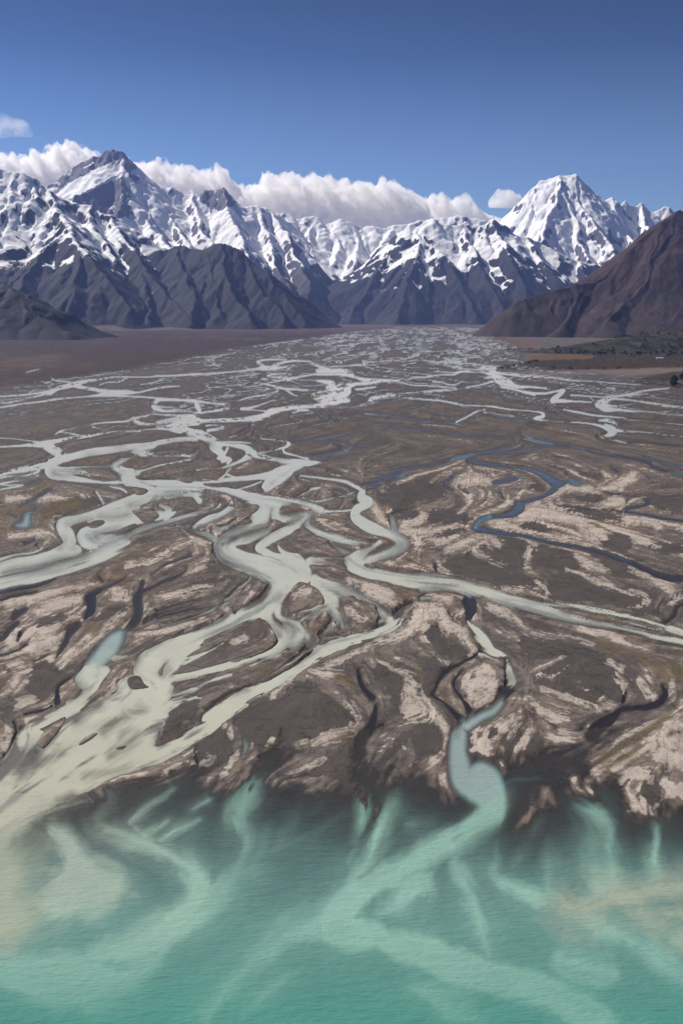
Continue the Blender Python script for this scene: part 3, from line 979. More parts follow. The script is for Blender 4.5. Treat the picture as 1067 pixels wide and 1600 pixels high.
# fine threads of the far plain, wandering down the valley between the surveyed channels
_lv = [505, 510, 518, 530, 545, 560, 575, 600, 640, 720]; _lx = [660, 640, 560, 480, 370, 300, 225, 60, -120, -120]
_rv = [505, 510, 518, 530, 545, 560, 572, 582, 600, 640, 720]; _rx = [690, 720, 770, 772, 800, 800, 800, 880, 1090, 1230, 1230]
lx = np.interp(V, _lv, _lx); rx = np.interp(V, _rv, _rx)
rs_ = np.random.RandomState(5); SDb = np.full((NV, NU), 130.0)
yy = np.geomspace(17000, 1450, 300)
for i in range(64):
    b0 = rs_.rand() * 1.1 - .05; o = rs_.rand() * 1000
    t = b0 + .10 * perlin(yy / 1500 + o, yy * 0 + i + .3, 301) + .055 * perlin(yy / 420 + o, yy * 0 + i + .6, 302) + .03 * perlin(yy / 150 + o, yy * 0 + i + .8, 303)
    vv = CY - F * (yy * math.sin(PITCH) - CAMH * math.cos(PITCH)) / (yy * math.cos(PITCH) + CAMH * math.sin(PITCH))
    L_, R_ = np.interp(vv, _lv, _lx), np.interp(vv, _rv, _rx); uu = L_ + (R_ - L_) * t
    wd = .55 + 1.7 * np.clip(perlin(yy / 800 + o, yy * 0 + i + .5, 304), -.6, 1) - .12 * sstep(560, 525, vv)
    wd = np.where((t < -.02) | (t > 1.03), -1, wd) * np.where(uu < 540, sstep(775, 690, vv), sstep(700, 640, vv)) - np.where(uu < 540, .55, .8) * sstep(620, 700, vv)
    for k_ in range(len(yy) - 1):
        if max(wd[k_], wd[k_ + 1]) < .25: continue
        x0_, y0_, x1_, y1_ = uu[k_], vv[k_], uu[k_ + 1], vv[k_ + 1]; w0_, w1_ = max(wd[k_], .1), max(wd[k_ + 1], .1)
        s = win(min(x0_, x1_) - 4, max(x0_, x1_) + 4, min(y0_, y1_) - 4, max(y0_, y1_) + 4)
        px, py = SU[s] - x0_, SV[s] - y0_; dx, dy = x1_ - x0_, y1_ - y0_
        q = np.clip((px * dx + py * dy) / (dx * dx + dy * dy + 1e-9), 0, 1)
        SDb[s] = np.minimum(SDb[s], np.hypot(px - q * dx, py - q * dy) - (w0_ + (w1_ - w0_) * q) / 2)
BARS = sstep(.55, 1.05, .75 * LB + .45 * LA + .35 * n0_) * sstep(820, 760, V) * (1 - .6 * sstep(600, 560, V))
SDM = np.minimum(SD['M'] + 9 * BARS * sstep(.5, 2.5, -SD['M']) - .25 * sstep(720, 600, V) + .35 * LF * sstep(700, 900, V), SDb)
isl = np.maximum(0, lim(SD['I'] + .5, 1.4))
def inside(d, e=1.2): return lim(d, e)
cM, cB, cS, cT = inside(SDM), inside(SD['B'] + LF, 1.2 + 3.5 * sstep(820, 950, V)), inside(SD['S']), inside(SD['T'], 2.5)
cD = inside(SD['D'], 2.5)
sdw = np.minimum.reduce([SDM, SD['B'], SD['S'], SD['T'], SD['D'] + 1.0])
sdw = np.where(isl > .01, np.maximum(sdw, -(SD['I'])), sdw)
sdw = np.minimum(sdw, np.where(SDL < 40, SDL, 60))
cL = sstep(1.0, -1.0, SDL)
# ------------------------------------------------------------------ height of the ground (water stands at z = 0)
w_m = np.clip(sdw, -60, 60) * PXM                     # signed metres to the shoreline
rough = 0.5 + .5 * sstep(-.4, .6, LB / 2)
bank = np.where(w_m > 0, np.clip(w_m / (PXM * 2.2), 0, 1) * (0.35 + 0.9 * sstep(-.2, 1.0, LB)) , 0)
hill = np.clip(w_m, 0, 60) * 0.012 + np.where(w_m > 0, .55 * sstep(0, 1, w_m / (12 * PXM)) * (LA * .22 + LB * .35 + .4 + NF * .09 + LF * .06), 0)
shelf = np.where(SDL < 90, sstep(0, 75, SDL), 1)      # low at the lake front
GZ = bank * (.04 + .96 * shelf) + hill * (.10 + .9 * shelf)
depth = np.where(w_m < 0, -np.clip(-w_m * .18, 0, 2.2), 0)
depth = np.where(SDL < 0, -np.clip(-SDL * PXM * .035, 0, 6), depth)
GZ = np.where(sdw < 0, depth - .02, GZ + .06)
kd = np.maximum(lim(SD['K'], 5) * .9, cD * (cM < .5) * .8)
GZ = np.where((sdw < 0) & (SDL > -2), GZ * (1 - .6 * kd), GZ)
FARL = sstep(660, 580, V)                              # far off the relief is finer than the survey: water lies as a film there
GZ = np.where(GZ > 0, GZ * (1 - .9 * FARL), GZ)
# ------------------------------------------------------------------ what the ground is made of
G1 = lin(95, 88, 85) * .74; G2 = lin(119, 110, 104) * .8; SILT = lin(204, 191, 178) * .84; SILT2 = lin(142, 128, 117) * .8
OCH = lin(138, 112, 84) * .75; WET = lin(50, 45, 44); OLIVE = lin(112, 98, 66) * .75; VEG = lin(72, 55, 52) * .62; RED = lin(122, 94, 80) * .7
n1 = fbm(GX / 130, GY / 260, 21, 4); n2 = fbm(GX / 40, GY / 70, 22, 4)
mix = lambda a, b, t: a + (b - a) * t[..., None]
C = mix(np.broadcast_to(G1, GX.shape + (3,)), G2, sstep(-.9, 1.2, LA * .4 + n2 + .5 * NF + .25 * LF))
# pale silt, more of it right of the middle and at the lower left
dens = -.25 + .55 * np.exp(-((U - 830) / 260) ** 2 - ((V - 800) / 110) ** 2) + .55 * np.exp(-((U - 90) / 160) ** 2 - ((V - 1010) / 90) ** 2)
dens += .25 * np.exp(-((U - 960) / 200) ** 2 - ((V - 1080) / 130) ** 2) + .22 * np.exp(-((U - 150) / 200) ** 2 - ((V - 770) / 60) ** 2) + .15 * sstep(760, 640, V)
near_w = np.exp(-np.clip(sdw, 0, 60) / 14)
pg = inside(SD['P'] + 3.0 * LA + 3.2 * LF + 5.5 * NF + 1.0, 4.5); gg = inside(SD['G'] + 1.6 * LA + 1.6 * LF + 2.5 * NF, 1.6)
dens = dens - .5 * sstep(650, 560, V) - .18 * sstep(760, 690, V)
pv = LA * .42 + LB * .33 + n1 * .6 + dens * 1.6 + .28 * LF + .55 * NF
pale = sstep(.0, 1.25, pv) * (1 - gg)
pale = np.maximum(pale, pg * np.clip(.98 + .12 * LA + .14 * LF + .4 * NF, .25, 1))
mid = sstep(-.45, .5, pv + .3 * near_w) * (1 - gg) * (.7 - .3 * sstep(780, 680, V))
C = mix(C, SILT2, mid)
C = mix(C, OCH, sstep(.4, 1.4, n1 * 2 - LA * .3 + .3 * near_w) * .5 * (1 - gg))
C = mix(C, G1 * .9 * (1 + .1 * n2[..., None]), gg * .94)
C = mix(C, OLIVE, inside(SD['E'] - 4 * n2, 8) * .75)
# thin dark runnels
run = sstep(.12, .03, np.abs(fbm(GX / 90 + .4 * n2, GY / 120, 41, 4))) * sstep(.2, .9, n1 + .3) * sstep(560, 800, V)
C = mix(C, WET * 1.3, run * .35)
# wet margins
soft_bank = sstep(-.7, .9, LB * .5 + 1.2 * n1)
wet = sstep(6.5, .3, sdw + 1.2 * n2 + .8 * LA + 1.5 * LF + 2 * NF) * (.2 + .35 * soft_bank)
wet = np.maximum(wet, sstep(1.4, -.4, sdw) * (.15 + .5 * soft_bank))
fr = np.where((SDL < 40) & (V > 1100), sstep(17, 0, SDL + 5 * n2 + 5 * LA + 3 * LF), 0) * .42
C = mix(C, WET, np.maximum(wet, fr))
C = mix(C, WET * .8, inside(SD['D'] + 2 * n2, 4) * .9)
C = mix(C, WET * 1.05 * np.array([1.0, .97, 1.04]), sstep(.5, -2.0, sdw) * .88 * (SDL > 3))
C = mix(C, WET * .95, sstep(4, -13, SDL + 3 * LA + 2 * LF) * .9)
PALE = np.clip(pale * (1 - .8 * np.maximum(wet, fr)) * (1 - .9 * inside(SD['E'] - 4 * n2, 8)), 0, 1)
# far plain: brown scrub on the left, red flats on the right, green terrace strips
lfan = sstep(30, -30, U - lx + 20 * n1) * sstep(640, 604, V + 10 * n1)
C = mix(C, VEG * (1 + .18 * LA[..., None]), lfan * (.85 + .15 * sstep(-.3, .3, n1)))
C = mix(C, lin(118, 96, 84) * .7, lfan * sstep(.15, .6, fbm(GX / 900, GY / 2200, 33, 4) + .4 * n1) * .7)
redz = sstep(10, -10, np.abs(V - 530 - (U - 740) * .06) - 8) * sstep(690, 720, U) * sstep(850, 820, U)
redz = np.maximum(redz, .7 * sstep(525, 514, V) * sstep(260, 330, U) * sstep(740, 640, U) * sstep(-.2, .4, n1 + .2))
C = mix(C, RED, redz * .9)
C = mix(C, lin(112, 92, 84) * .75, sstep(514, 508, V) * .8)
def zone_poly(P, pad=6):
    d = np.full((NV, NU), 60.0); s, q = poly_sd(P, pad + 10); d[s] = q; return inside(d + 2.0 * n2, 1.6)
GRN = lin(50, 46, 34) * .7; MEA = lin(112, 88, 62) * .8
z_strip = zone_poly([(778, 575), (800, 571), (826, 564), (850, 552), (900, 548), (1100, 546), (1500, 546), (1500, 574), (1067, 573), (960, 577), (860, 578), (800, 577)])
z_mead = zone_poly([(812, 563), (838, 553), (880, 552), (930, 556), (925, 561), (870, 562), (840, 563)])
z_bar = zone_poly([(880, 586), (930, 583), (958, 588), (950, 592), (900, 590)]); z_near = zone_poly([(985, 598), (1010, 590), (1050, 580), (1200, 578), (1400, 610), (1150, 612), (1050, 604)])
sc_n = sstep(-.5, .6, LA * .4 + fbm(GX / 30, GY / 60, 51, 3) * 1.6)
C = mix(C, mix(np.broadcast_to(GRN, C.shape), MEA * .7, sc_n * .55), z_strip)
C = mix(C, MEA, z_mead * .9); C = mix(C, OLIVE * .8, z_bar * .7)
C = mix(C, mix(np.broadcast_to(GRN * 1.1, C.shape), MEA * .8, sc_n * .6), z_near * .9)
pale_far = zone_poly([(800, 580), (900, 579), (1067, 575), (1300, 576), (1300, 586), (1067, 580), (960, 590), (860, 590)])
C = mix(C, lin(140, 120, 112) * .8, pale_far * .6 * (1 - z_bar) * (1 - z_near))
PALE = PALE * (1 - np.maximum.reduce([lfan, redz, z_strip, z_mead, z_near, z_bar])) * (sdw > -1)
C = np.clip(C * .84 * (1 - .14 * (np.clip(1 - .8 * lfan, 0, 1) * sstep(560, 620, V) * sstep(800, 700, V)))[..., None], 0.01, .8)   # ground darkened across the middle of the plain
ROUGHN = np.clip(.92 - .45 * np.maximum(wet, fr), .3, .95)
idx = np.arange(NV * NU).reshape(NV, NU)
Q = np.stack([idx[1:, :-1], idx[1:, 1:], idx[:-1, 1:], idx[:-1, :-1]], -1)
me = mesh_from('river_plain', np.stack([GX, GY, GZ], -1).reshape(-1, 3), Q.reshape(-1, 4))
vcol(me, 'tint', C.reshape(-1, 3)); vflt(me, 'rough', ROUGHN); vflt(me, 'pale', PALE)
k = NT('gravel_and_silt')
b = k.n('ShaderNodeBsdfPrincipled'); a_ = k.n('ShaderNodeAttribute', attribute_name='tint'); r_ = k.n('ShaderNodeAttribute', attribute_name='rough')
g_ = k.n('ShaderNodeNewGeometry')
f1 = k.noise(g_.outputs['Position'], .55, 6, .7); f2 = k.noise(g_.outputs['Position'], .06, 5, .6); f3 = k.noise(g_.outputs['Position'], .11, 9, .72)
p_ = k.n('ShaderNodeAttribute', attribute_name='pale')
pm = k.ramp(k.math('ADD', p_.outputs['Fac'], k.math('MULTIPLY', k.math('SUBTRACT', f3, .5), 0.85)), .27, .84, 0, 1)
mx = k.n('ShaderNodeMix', data_type='RGBA'); mx.inputs[7].default_value = (*(SILT * .84), 1); k.l(a_.outputs['Color'], mx.inputs[6]); k.l(k.math('MULTIPLY', pm, .82), mx.inputs[0])
dn = k.n('ShaderNodeTexNoise'); dn.inputs['Scale'].default_value = .022; dn.inputs['Detail'].default_value = 5; dn.inputs['Roughness'].default_value = .62; dn.inputs['Distortion'].default_value = .6
k.l(g_.outputs['Position'], dn.inputs['Vector'])
rl = k.ramp(k.math('ABSOLUTE', k.math('SUBTRACT', dn.outputs[0], .5)), .002, .014, .62, 1.0)       # thin drainage lines
c_ = k.mul(mx.outputs[2], k.ramp(f1, .25, .75, .70, 1.30)); c_ = k.mul(c_, k.math('MULTIPLY', k.ramp(f2, .3, .7, .86, 1.14), rl))
k.l(c_, b.inputs['Base Color']); k.l(r_.outputs['Fac'], b.inputs['Roughness']); b.inputs['Specular IOR Level'].default_value = .15
bp = k.n('ShaderNodeBump', i_Strength=.5, i_Distance=.5); k.l(k.noise(g_.outputs['Position'], .35, 8, .7), bp.inputs['Height'])
k.l(bp.outputs[0], b.inputs['Normal']); k.l(b.outputs[0], k.out.inputs['Surface'])
ground = tag(link('river_plain', me, k.m), 'broad plain of dark gravel bars and pale silt flats between the braided channels', kind='structure')
print('ground', round(time.time() - T0, 1))
# ------------------------------------------------------------------ the water sheets
cm = lin(208, 209, 191) * .82; cb = lin(72, 78, 84); cs = lin(100, 134, 146); ct = lin(164, 182, 176) * .88; cd = lin(52, 50, 56)
MILK = mix(np.broadcast_to(cm, C.shape), lin(160, 166, 162) * .8, sstep(-.3, 1.6, LA * .6 + LB * .6) * .4)
MILK = mix(MILK, lin(222, 220, 206) * .9, sstep(760, 560, V) * .75)  # far channels paled: grazing sky reflection painted into the water colour
MILK = mix(MILK, lin(192, 190, 166) * .85, sstep(1050, 1230, V) * .5 * (U < 420))
FANZ = sstep(1075, 1110, V) * sstep(340, 280, U)
STK = (.6 + .5 * FANZ) * sstep(.3 - .2 * FANZ, 2.4 - .7 * FANZ, .7 * LA + .7 * LB + .25 * LF) * sstep(1.0, 5, -SDM)
MILK = mix(MILK, lin(126, 128, 128) * .8, STK * .55)
cbv = mix(np.broadcast_to(cb, C.shape), lin(66, 64, 66), sstep(860, 930, V))
WC = np.where(cB[..., None] > 0, mix(np.broadcast_to(cd, C.shape), cbv, cB), cd)
WC = mix(WC, cs, inside(SD['S'], 3)); WC = mix(WC, ct, inside(SD['T'], 9)); WC = mix(WC, MILK, lim(SDM + 2 * LF * sstep(900, 950, V), 2.2 + 8 * sstep(900, 960, V) * sstep(300, 240, U)))
edge = sstep(0, 9, -sdw)                                   # thin and clear at the margin
ew = np.clip((V - 570) / 45, .7, 6.5) * (.25 + 2.0 * soft_bank ** 2)
edge_m = sstep(-.3, 1, (-SDM + .3 * ew * LA) / ew)
A = .45 * cD + 0 * U
A = np.maximum(A, cB * np.where(V > 880, .15 + .5 * sstep(0, 11, -SD['B'] + LF), .5 + .4 * sstep(0, 5, -SD['B'])))
A = np.maximum(A, cS * .6); A = np.maximum(A, inside(SD['T'], 7) * (.45 + .5 * sstep(0, 12, -SD['T'])))
A = np.maximum(A, np.where(SDM < 1.5, .14 + .84 * edge_m, 0))
A = A * (1 - .42 * STK * (V < 1240))
kk = lim(SD['K'] - 2.5 + 2.4 * LA + 1.8 * LF, 9)
A = A * (1 - .62 * kk * np.clip(.75 + .3 * LA, 0, 1.2))
# the lake: dark clear shallows, then turquoise, then the plumes
lk = sstep(2, -110, SDL); y6 = sstep(1240, 1540, V); sw = .5 + .5 * fbm(GX / 60, GY / 90, 61, 4)
LC = mix(np.broadcast_to(lin(66, 72, 76), C.shape), lin(98, 142, 134) * .95, np.clip(lk * .15 + y6 * 1.1, 0, 1))
LC = mix(LC, lin(76, 152, 138) * .9, sstep(1440, 1640, V + 20 * (sw - .5)) * .75)
turb = fbm(GX / 48 + .5 * sw, GY / 80 - .4 * sw, 63, 5, .62) * 2
pn = (5 + 15 * sstep(1270, 1420, V)) * turb + 3.0 * LA * sstep(1700, 1250, V) + 1.0 * LF
smoke = np.clip(.80 + .20 * LB + .10 * LA + .22 * turb, .3, 1.25)
core = sstep(12, -15, SD['L'] + pn); veil = sstep(66, -24, SD['L'] + 1.3 * pn); heavy = sstep(9, -13, SD['H'] + .8 * pn); hv = sstep(70, -20, SD['H'] + 1.2 * pn)
plume = np.clip(np.maximum(.62 * core + .34 * veil, .86 * heavy + .2 * hv) * smoke, 0, 1) * sstep(0, -16, SDL + 4 * LA + 2 * LF)
LC = mix(LC, mix(np.broadcast_to(lin(158, 202, 184) * .86, C.shape), lin(178, 196, 178) * .86, sstep(400, 120, U) * sstep(1520, 1380, V)), plume * .85 * (1 - .45 * sstep(1410, 1560, V)))
sand = np.clip(.75 * sstep(46, -40, SD['N'] + pn * 1.6) + .25 * sstep(6, -40, SD['N'] + pn), 0, 1)
LC = mix(LC, lin(188, 196, 172) * .82, sand * .8)
tcore = sstep(8, -10, SD['T'] + .5 * pn * sstep(1240, 1300, V)) * sstep(1345, 1265, V)
LC = mix(LC, mix(np.broadcast_to(lin(166, 186, 180) * .8, C.shape), lin(154, 194, 176) * .82, sstep(1210, 1290, V)), tcore * .9); LC = mix(LC, lin(130, 196, 196) * .85, inside(SD['S'] + 3, 6) * .6)
LC = mix(LC, MILK, sstep(16, -14, SDM + pn) * .92)
LAa = np.clip(.10 + .74 * lk + .4 * y6, 0, .97); LAa = np.maximum(LAa, np.maximum(plume * .95, sand * .95)); LAa = np.maximum(LAa, tcore * .95)
LAa = np.maximum(LAa, inside(SDM, 5) * .95); LAa = np.maximum(LAa * sstep(.6, -10, SDL), np.where(np.minimum(SDM, SD['T']) < 0, A, 0))
WC = np.where((cL > .5)[..., None], LC, WC); A = np.where(cL > .5, LAa, A)
A = np.clip(A, .02, .985); WC = np.clip(WC * .86, .01, .8)
def water(name, sel, bumps, label):
    q = Q[sel]; used = np.unique(q); rm = np.full(NV * NU, -1); rm[used] = np.arange(len(used))
    P = np.stack([GX.ravel()[used], GY.ravel()[used], (.9 * FARL).ravel()[used]], -1)
    me = mesh_from(name, P, rm[q])
    vcol(me, 'tint', WC.reshape(-1, 3)[used]); vflt(me, 'silt', A.ravel()[used])
    k = NT(name)
    b = k.n('ShaderNodeBsdfPrincipled'); a_ = k.n('ShaderNodeAttribute', attribute_name='tint'); s_ = k.n('ShaderNodeAttribute', attribute_name='silt')
    g_ = k.n('ShaderNodeNewGeometry'); mp = k.n('ShaderNodeMapping'); k.l(g_.outputs['Position'], mp.inputs['Vector'])
    mp.inputs['Rotation'].default_value = (0, 0, R(12)); mp.inputs['Scale'].default_value = (.34, 1, 1)
    h = k.math('ADD', k.noise(mp.outputs[0], bumps[0], 2, .5), k.math('MULTIPLY', k.noise(mp.outputs[0], bumps[0] * 2.6, 2, .5), .5))
    bp = k.n('ShaderNodeBump', i_Strength=bumps[1], i_Distance=bumps[2]); k.l(h, bp.inputs['Height'])
    f2 = k.noise(g_.outputs['Position'], .03, 5, .6)
    k.l(k.mul(a_.outputs['Color'], k.ramp(f2, .3, .7, .94, 1.06)), b.inputs['Base Color'])
    b.inputs['Roughness'].default_value = bumps[3]; b.inputs['IOR'].default_value = 1.33; b.inputs['Specular IOR Level'].default_value = bumps[4]
    k.l(bp.outputs[0], b.inputs['Normal'])
    t = k.n('ShaderNodeBsdfTransparent'); m = k.n('ShaderNodeMixShader')
    k.l(s_.outputs['Fac'], m.inputs[0]); k.l(t.outputs[0], m.inputs[1]); k.l(b.outputs[0], m.inputs[2])
    k.l(m.outputs[0], k.out.inputs['Surface'])
    return tag(link(name, me, k.m), label, kind='structure')
wv = ((sdw < 1.6) & (np.abs(U - 533) < 3000)); wf = wv[1:, :-1] | wv[1:, 1:] | wv[:-1, 1:] | wv[:-1, :-1]
lf = (SDL[1:, :-1] < 0)
water('river_water', wf & ~lf, (.25, .22, .25, .2, .35), 'milky grey green river braiding in many channels across the gravel plain')
water('lake_water', wf & lf, (.30, .8, .9, .06, .5), 'rippled turquoise lake with pale silt plumes fanning out from the river mouths')
print('water', round(time.time() - T0, 1))
# ------------------------------------------------------------------ mountains: ridge skeletons grown into eroded height fields
def ridge_pts(txt):
    """'px py Y, ...' -> world points along a crest"""
    return np.array([at(*[float(q) for q in p.split()]) for p in txt.split(',')])
def seg_height(X, Y, Pw, slope, curve, out, cs, cd, off):
    for k in range(len(Pw) - 1):
        a, b = Pw[k], Pw[k + 1]; dx, dy = b[0] - a[0], b[1] - a[1]; L = math.hypot(dx, dy)
        t = np.clip(((X - a[0]) * dx + (Y - a[1]) * dy) / (L * L + 1e-9), 0, 1)
        d = np.hypot(X - a[0] - t * dx, Y - a[1] - t * dy); z = a[2] + (b[2] - a[2]) * t
        h = z - slope * d * (1 + curve * np.exp(-d / 500.0)) + .00004 * np.minimum(d, 3000) ** 2
        m = h > out
        sd_ = np.sign((X - a[0]) * dy - (Y - a[1]) * dx)
        out[m] = h[m]; cd[m] = d[m]; cs[m] = (off + t * L + 3777.0 * (sd_ > 0))[m]
        off += L
    return off
def erode(X, Y, h, step, lam, amp, octv, seed):
    """gullies: at every scale, waves that run down the local slope, cell by cell"""
    gsum = np.zeros_like(h)
    for o in range(octv):
        hb = h
        gy, gx = np.gradient(hb, step); s = np.hypot(gx, gy) + 1e-6
        dx, dy = -gy / s, gx / s                            # across the slope
        q = X / lam; r = Y / lam; iq, ir = np.floor(q), np.floor(r); acc = 0; ws = 0
        for a in (-1, 0, 1):
            for c in (-1, 0, 1):
                hh = _hash(iq + a, ir + c, seed + o * 7); h2 = _hash(iq + a, ir + c, seed + 100 + o * 7)
                vx = q - (iq + a + hh / 65536.0); vy = r - (ir + c + h2 / 65536.0)
                w = np.exp(-2.2 * (vx * vx + vy * vy)); ws = ws + w
                acc = acc + w * (1 - 1.55 * np.abs(np.sin((vx * dx + vy * dy) * np.pi * 1.25 + hh * .0003)))
        g = acc / ws * np.clip(s * 1.6, 0, 1.2)
        h = h + amp * g; gsum = gsum * .75 + g
        lam *= .52; amp *= .53
    return h, gsum
def mountain(name, label, ridges, slope, step, lam, amp, octv, seed, kindm, snowline, back=1500, curve=.25, lo=-60, warp=1.0, xlim=None, rock=()):
    RP = [ridge_pts(t) for t in ridges]; A_ = np.vstack(RP)
    hmax = A_[:, 2].max()
    x0, x1 = A_[:, 0].min() - 1500, A_[:, 0].max() + 1500
    if xlim: x0, x1 = max(x0, xlim[0]), min(x1, xlim[1])
    y0, y1 = A_[:, 1].min() - min(hmax / slope, 3500), A_[:, 1].max() + back
    xs = np.arange(x0, x1, step); ys = np.arange(y0, y1, step); X, Y = np.meshgrid(xs, ys)
    wx = X + warp * (170 * fbm(X / 900, Y / 900, seed, 4) + 9 * perlin(X / 160, Y / 160, seed + 3))
    wy = Y + warp * (170 * fbm(X / 900, Y / 900, seed + 5, 4) + 9 * perlin(X / 160, Y / 160, seed + 8))
    h = np.full(X.shape, -2000.0); cs = np.zeros(X.shape); cd = np.zeros(X.shape); off = 0.0
    for P in RP: off = seg_height(wx, wy, P, slope, curve, h, cs, cd, off) + 911.0
    h = h + 45 * fbm(X / 600, Y / 600, seed + 11, 4) * sstep(-100, 400, h)
    hb = h
    jag = .5 - 1.6 * np.abs(perlin(X / 210, Y / 210, seed + 70)) + .55 * (.5 - 1.6 * np.abs(perlin(X / 85, Y / 85, seed + 71)))
    h = h + 42 * jag * sstep(900, 1900, h)
    # long ribs and gullies that fall away from the crests
    gl_ = np.zeros_like(h); up = sstep(-30, 300, h)
    for q, (lm, am) in enumerate(((lam * 1.25, 1.7), (lam * .55, .85), (lam * .23, .40), (lam * .11, .20), (lam * .055, .09))):
        sw_ = cs + lm * .95 * perlin(X / (lm * 2.2), Y / (lm * 2.2), seed + 60 + q)
        nn = perlin(sw_ / lm, cd / (lm * 4.5) + 3.7 * q, seed + 50 + q)
        gl_ = gl_ + am * (.5 - np.abs(nn) * 1.6)
    h = h + amp * (.5 if kindm == 'bare' else 1.25) * gl_ * up * (.25 + .75 * sstep(0, lam * .8, cd))
    h2, g = erode(X, Y, h, step, lam * .8, amp * .30, octv, seed)
    h = np.where(h > lo - 100, h + (h2 - h) * up, h)
    gy, gx = np.gradient(h, step); sl = np.hypot(gx, gy)
    nz = 1 / np.sqrt(1 + sl * sl)
    n = fbm(X / 900, Y / 900, seed + 21, 4, .5); nf = fbm(X / 150, Y / 150, seed + 22, 4)
    cur = blur(h, 3.0, 3.0) - h                              # > 0 in hollows
    cur = cur / (cur.std() + 1e-6); cur2 = blur(h, 1.3, 1.3) - h; cur2 = cur2 / (cur2.std() + 1e-6)
    cur3 = blur(h, 8, 8) - h; cur3 = cur3 / (cur3.std() + 1e-6)
    hs_ = blur(h, 1.6, 1.6); sy_, sx_ = np.gradient(hs_, step); sls = np.hypot(sx_, sy_)
    asp = (-sx_ * -.75 + -sy_ * .3) / (sls + 1e-6)           # faces turned from the afternoon sun keep more snow on the right
    rib = np.clip(cur, -2.5, 2.5)
    rib = .42 * np.clip(cur, -2.5, 2.5) + .26 * np.clip(cur2, -2.5, 2.5) + .30 * np.clip(cur3, -2.5, 2.5)
    sn = np.clip((h - snowline) / 520, -3, .55) + .62 * n + .30 * nf - 2.2 * np.clip(sls - .80, -.2, 1.2) + rib - .15 * asp
    dw = cs + 60 * perlin(X / 300, Y / 300, seed + 90)
    strk = perlin(dw / 105, cd / 520, seed + 91) + .7 * perlin(dw / 48, cd / 260, seed + 92)
    big = fbm(X / 1500, Y / 1500, seed + 93, 3)
    sn = sn + .55 * strk * sstep(30, 120, cd) + (.36 if kindm in ('far', 'ice') else .2) + .8 * big - .45 * sstep(140, 20, cd) * sstep(-.1, .3, nf + n)
    for RPoly in rock:                                       # bare rock faces, where the wall is too steep to hold snow
        pu, pv2 = photo_of(X, Y, h); ins = np.zeros(X.shape, bool)
        for (ax, ay), (bx2, by2) in zip(RPoly, RPoly[1:] + RPoly[:1]):
            c = (by2 > pv2) != (ay > pv2)
            ins ^= c & (pu < ((ax - bx2) * (pv2 - by2) / ((ay - by2) or 1e-9) + bx2))
        sn = sn - 1.9 * sstep(.2, .8, blur(ins.astype(float), 2.0, 2.0)) * np.clip(.9 + .9 * strk + .5 * nf, .1, 1.5)
    if kindm == 'ice': sn = sn + .55 * sstep(1700, 2700, h)
    if kindm == 'bare': sn = sn * 0 - 1
    snow = sstep(-.10, .14, sn)
    base = dict(near=lin(46, 36, 40) * .17, dark=lin(48, 38, 43) * .26, bare=lin(66, 45, 40) * .48, ice=lin(84, 76, 80) * .6, far=lin(96, 92, 104) * .62)[kindm]  # haze and backlight painted into rock: far and ice paler, near and dark darker
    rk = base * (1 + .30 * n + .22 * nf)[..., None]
    high = dict(near=lin(72, 62, 70) * .28, dark=lin(78, 70, 80) * .4, bare=lin(66, 45, 40) * .42, ice=lin(118, 112, 120) * .62, far=lin(120, 116, 130) * .75)[kindm]  # upper rock: far and ice again lightened to stand for haze
    scree = sstep(.6, 1.7, -1.1 * gl_ + .3 * cur + .5 * nf + 1.2 * n + .25) * sstep(1500, 600, h) * (.2 if kindm == 'bare' else .5)
    rk = mix(rk, lin(98, 84, 84) * (.3 if kindm == 'near' else .46), scree)
    scrub = sstep(600, 150, h + 200 * n) * .5
    rk = mix(rk, (lin(74, 64, 52) if kindm != 'bare' else lin(80, 66, 54)) * (.22 if kindm == 'near' else .42), scrub)
    if kindm == 'bare': rk = rk * np.clip(1 + .7 * strk + .5 * big + .4 * nf, .35, 2.0)[..., None]
    if kindm == 'bare': rk = mix(rk, lin(88, 57, 46) * .46, sstep(.0, .8, n + .3 * cur + sstep(200, 700, h) * .4) * .6)
    for sg in (1.2, .8): h = h + (blur(h, sg, sg) - h) * sstep(.5, 1, blur(snow, 1.2, 1.2)) * .45
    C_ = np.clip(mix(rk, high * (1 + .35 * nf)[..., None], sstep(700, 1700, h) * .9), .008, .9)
    nr, nc = X.shape; idx = np.arange(nr * nc).reshape(nr, nc)
    Qm = np.stack([idx[:-1, :-1], idx[:-1, 1:], idx[1:, 1:], idx[1:, :-1]], -1)
    keep = np.maximum.reduce([h[:-1, :-1], h[:-1, 1:], h[1:, 1:], h[1:, :-1]]) > lo
    q = Qm[keep]; used = np.unique(q); rm = np.full(nr * nc, -1); rm[used] = np.arange(len(used))
    me = mesh_from(name, np.stack([X, Y, h], -1).reshape(-1, 3)[used], rm[q])
    vcol(me, 'tint', C_.reshape(-1, 3)[used]); vflt(me, 'snow', (sstep(-.95, .95, sn)).ravel()[used] if kindm != 'bare' else np.zeros(len(used)))
    return tag(link(name, me, ROCK), label, kind='structure')
k = NT('rock_and_snow')
b = k.n('ShaderNodeBsdfPrincipled'); a_ = k.n('ShaderNodeAttribute', attribute_name='tint'); s_ = k.n('ShaderNodeAttribute', attribute_name='snow')
g_ = k.n('ShaderNodeNewGeometry'); f1 = k.noise(g_.outputs['Position'], .012, 6, .7)
f2 = k.noise(g_.outputs['Position'], .010, 9, .72)
sm = k.ramp(k.math('ADD', s_.outputs['Fac'], k.math('MULTIPLY', k.math('SUBTRACT', f2, .5), 1.15)), .43, .57, 0, 1)
sm = k.math('MULTIPLY', sm, k.ramp(s_.outputs['Fac'], .02, .12, 0, 1))
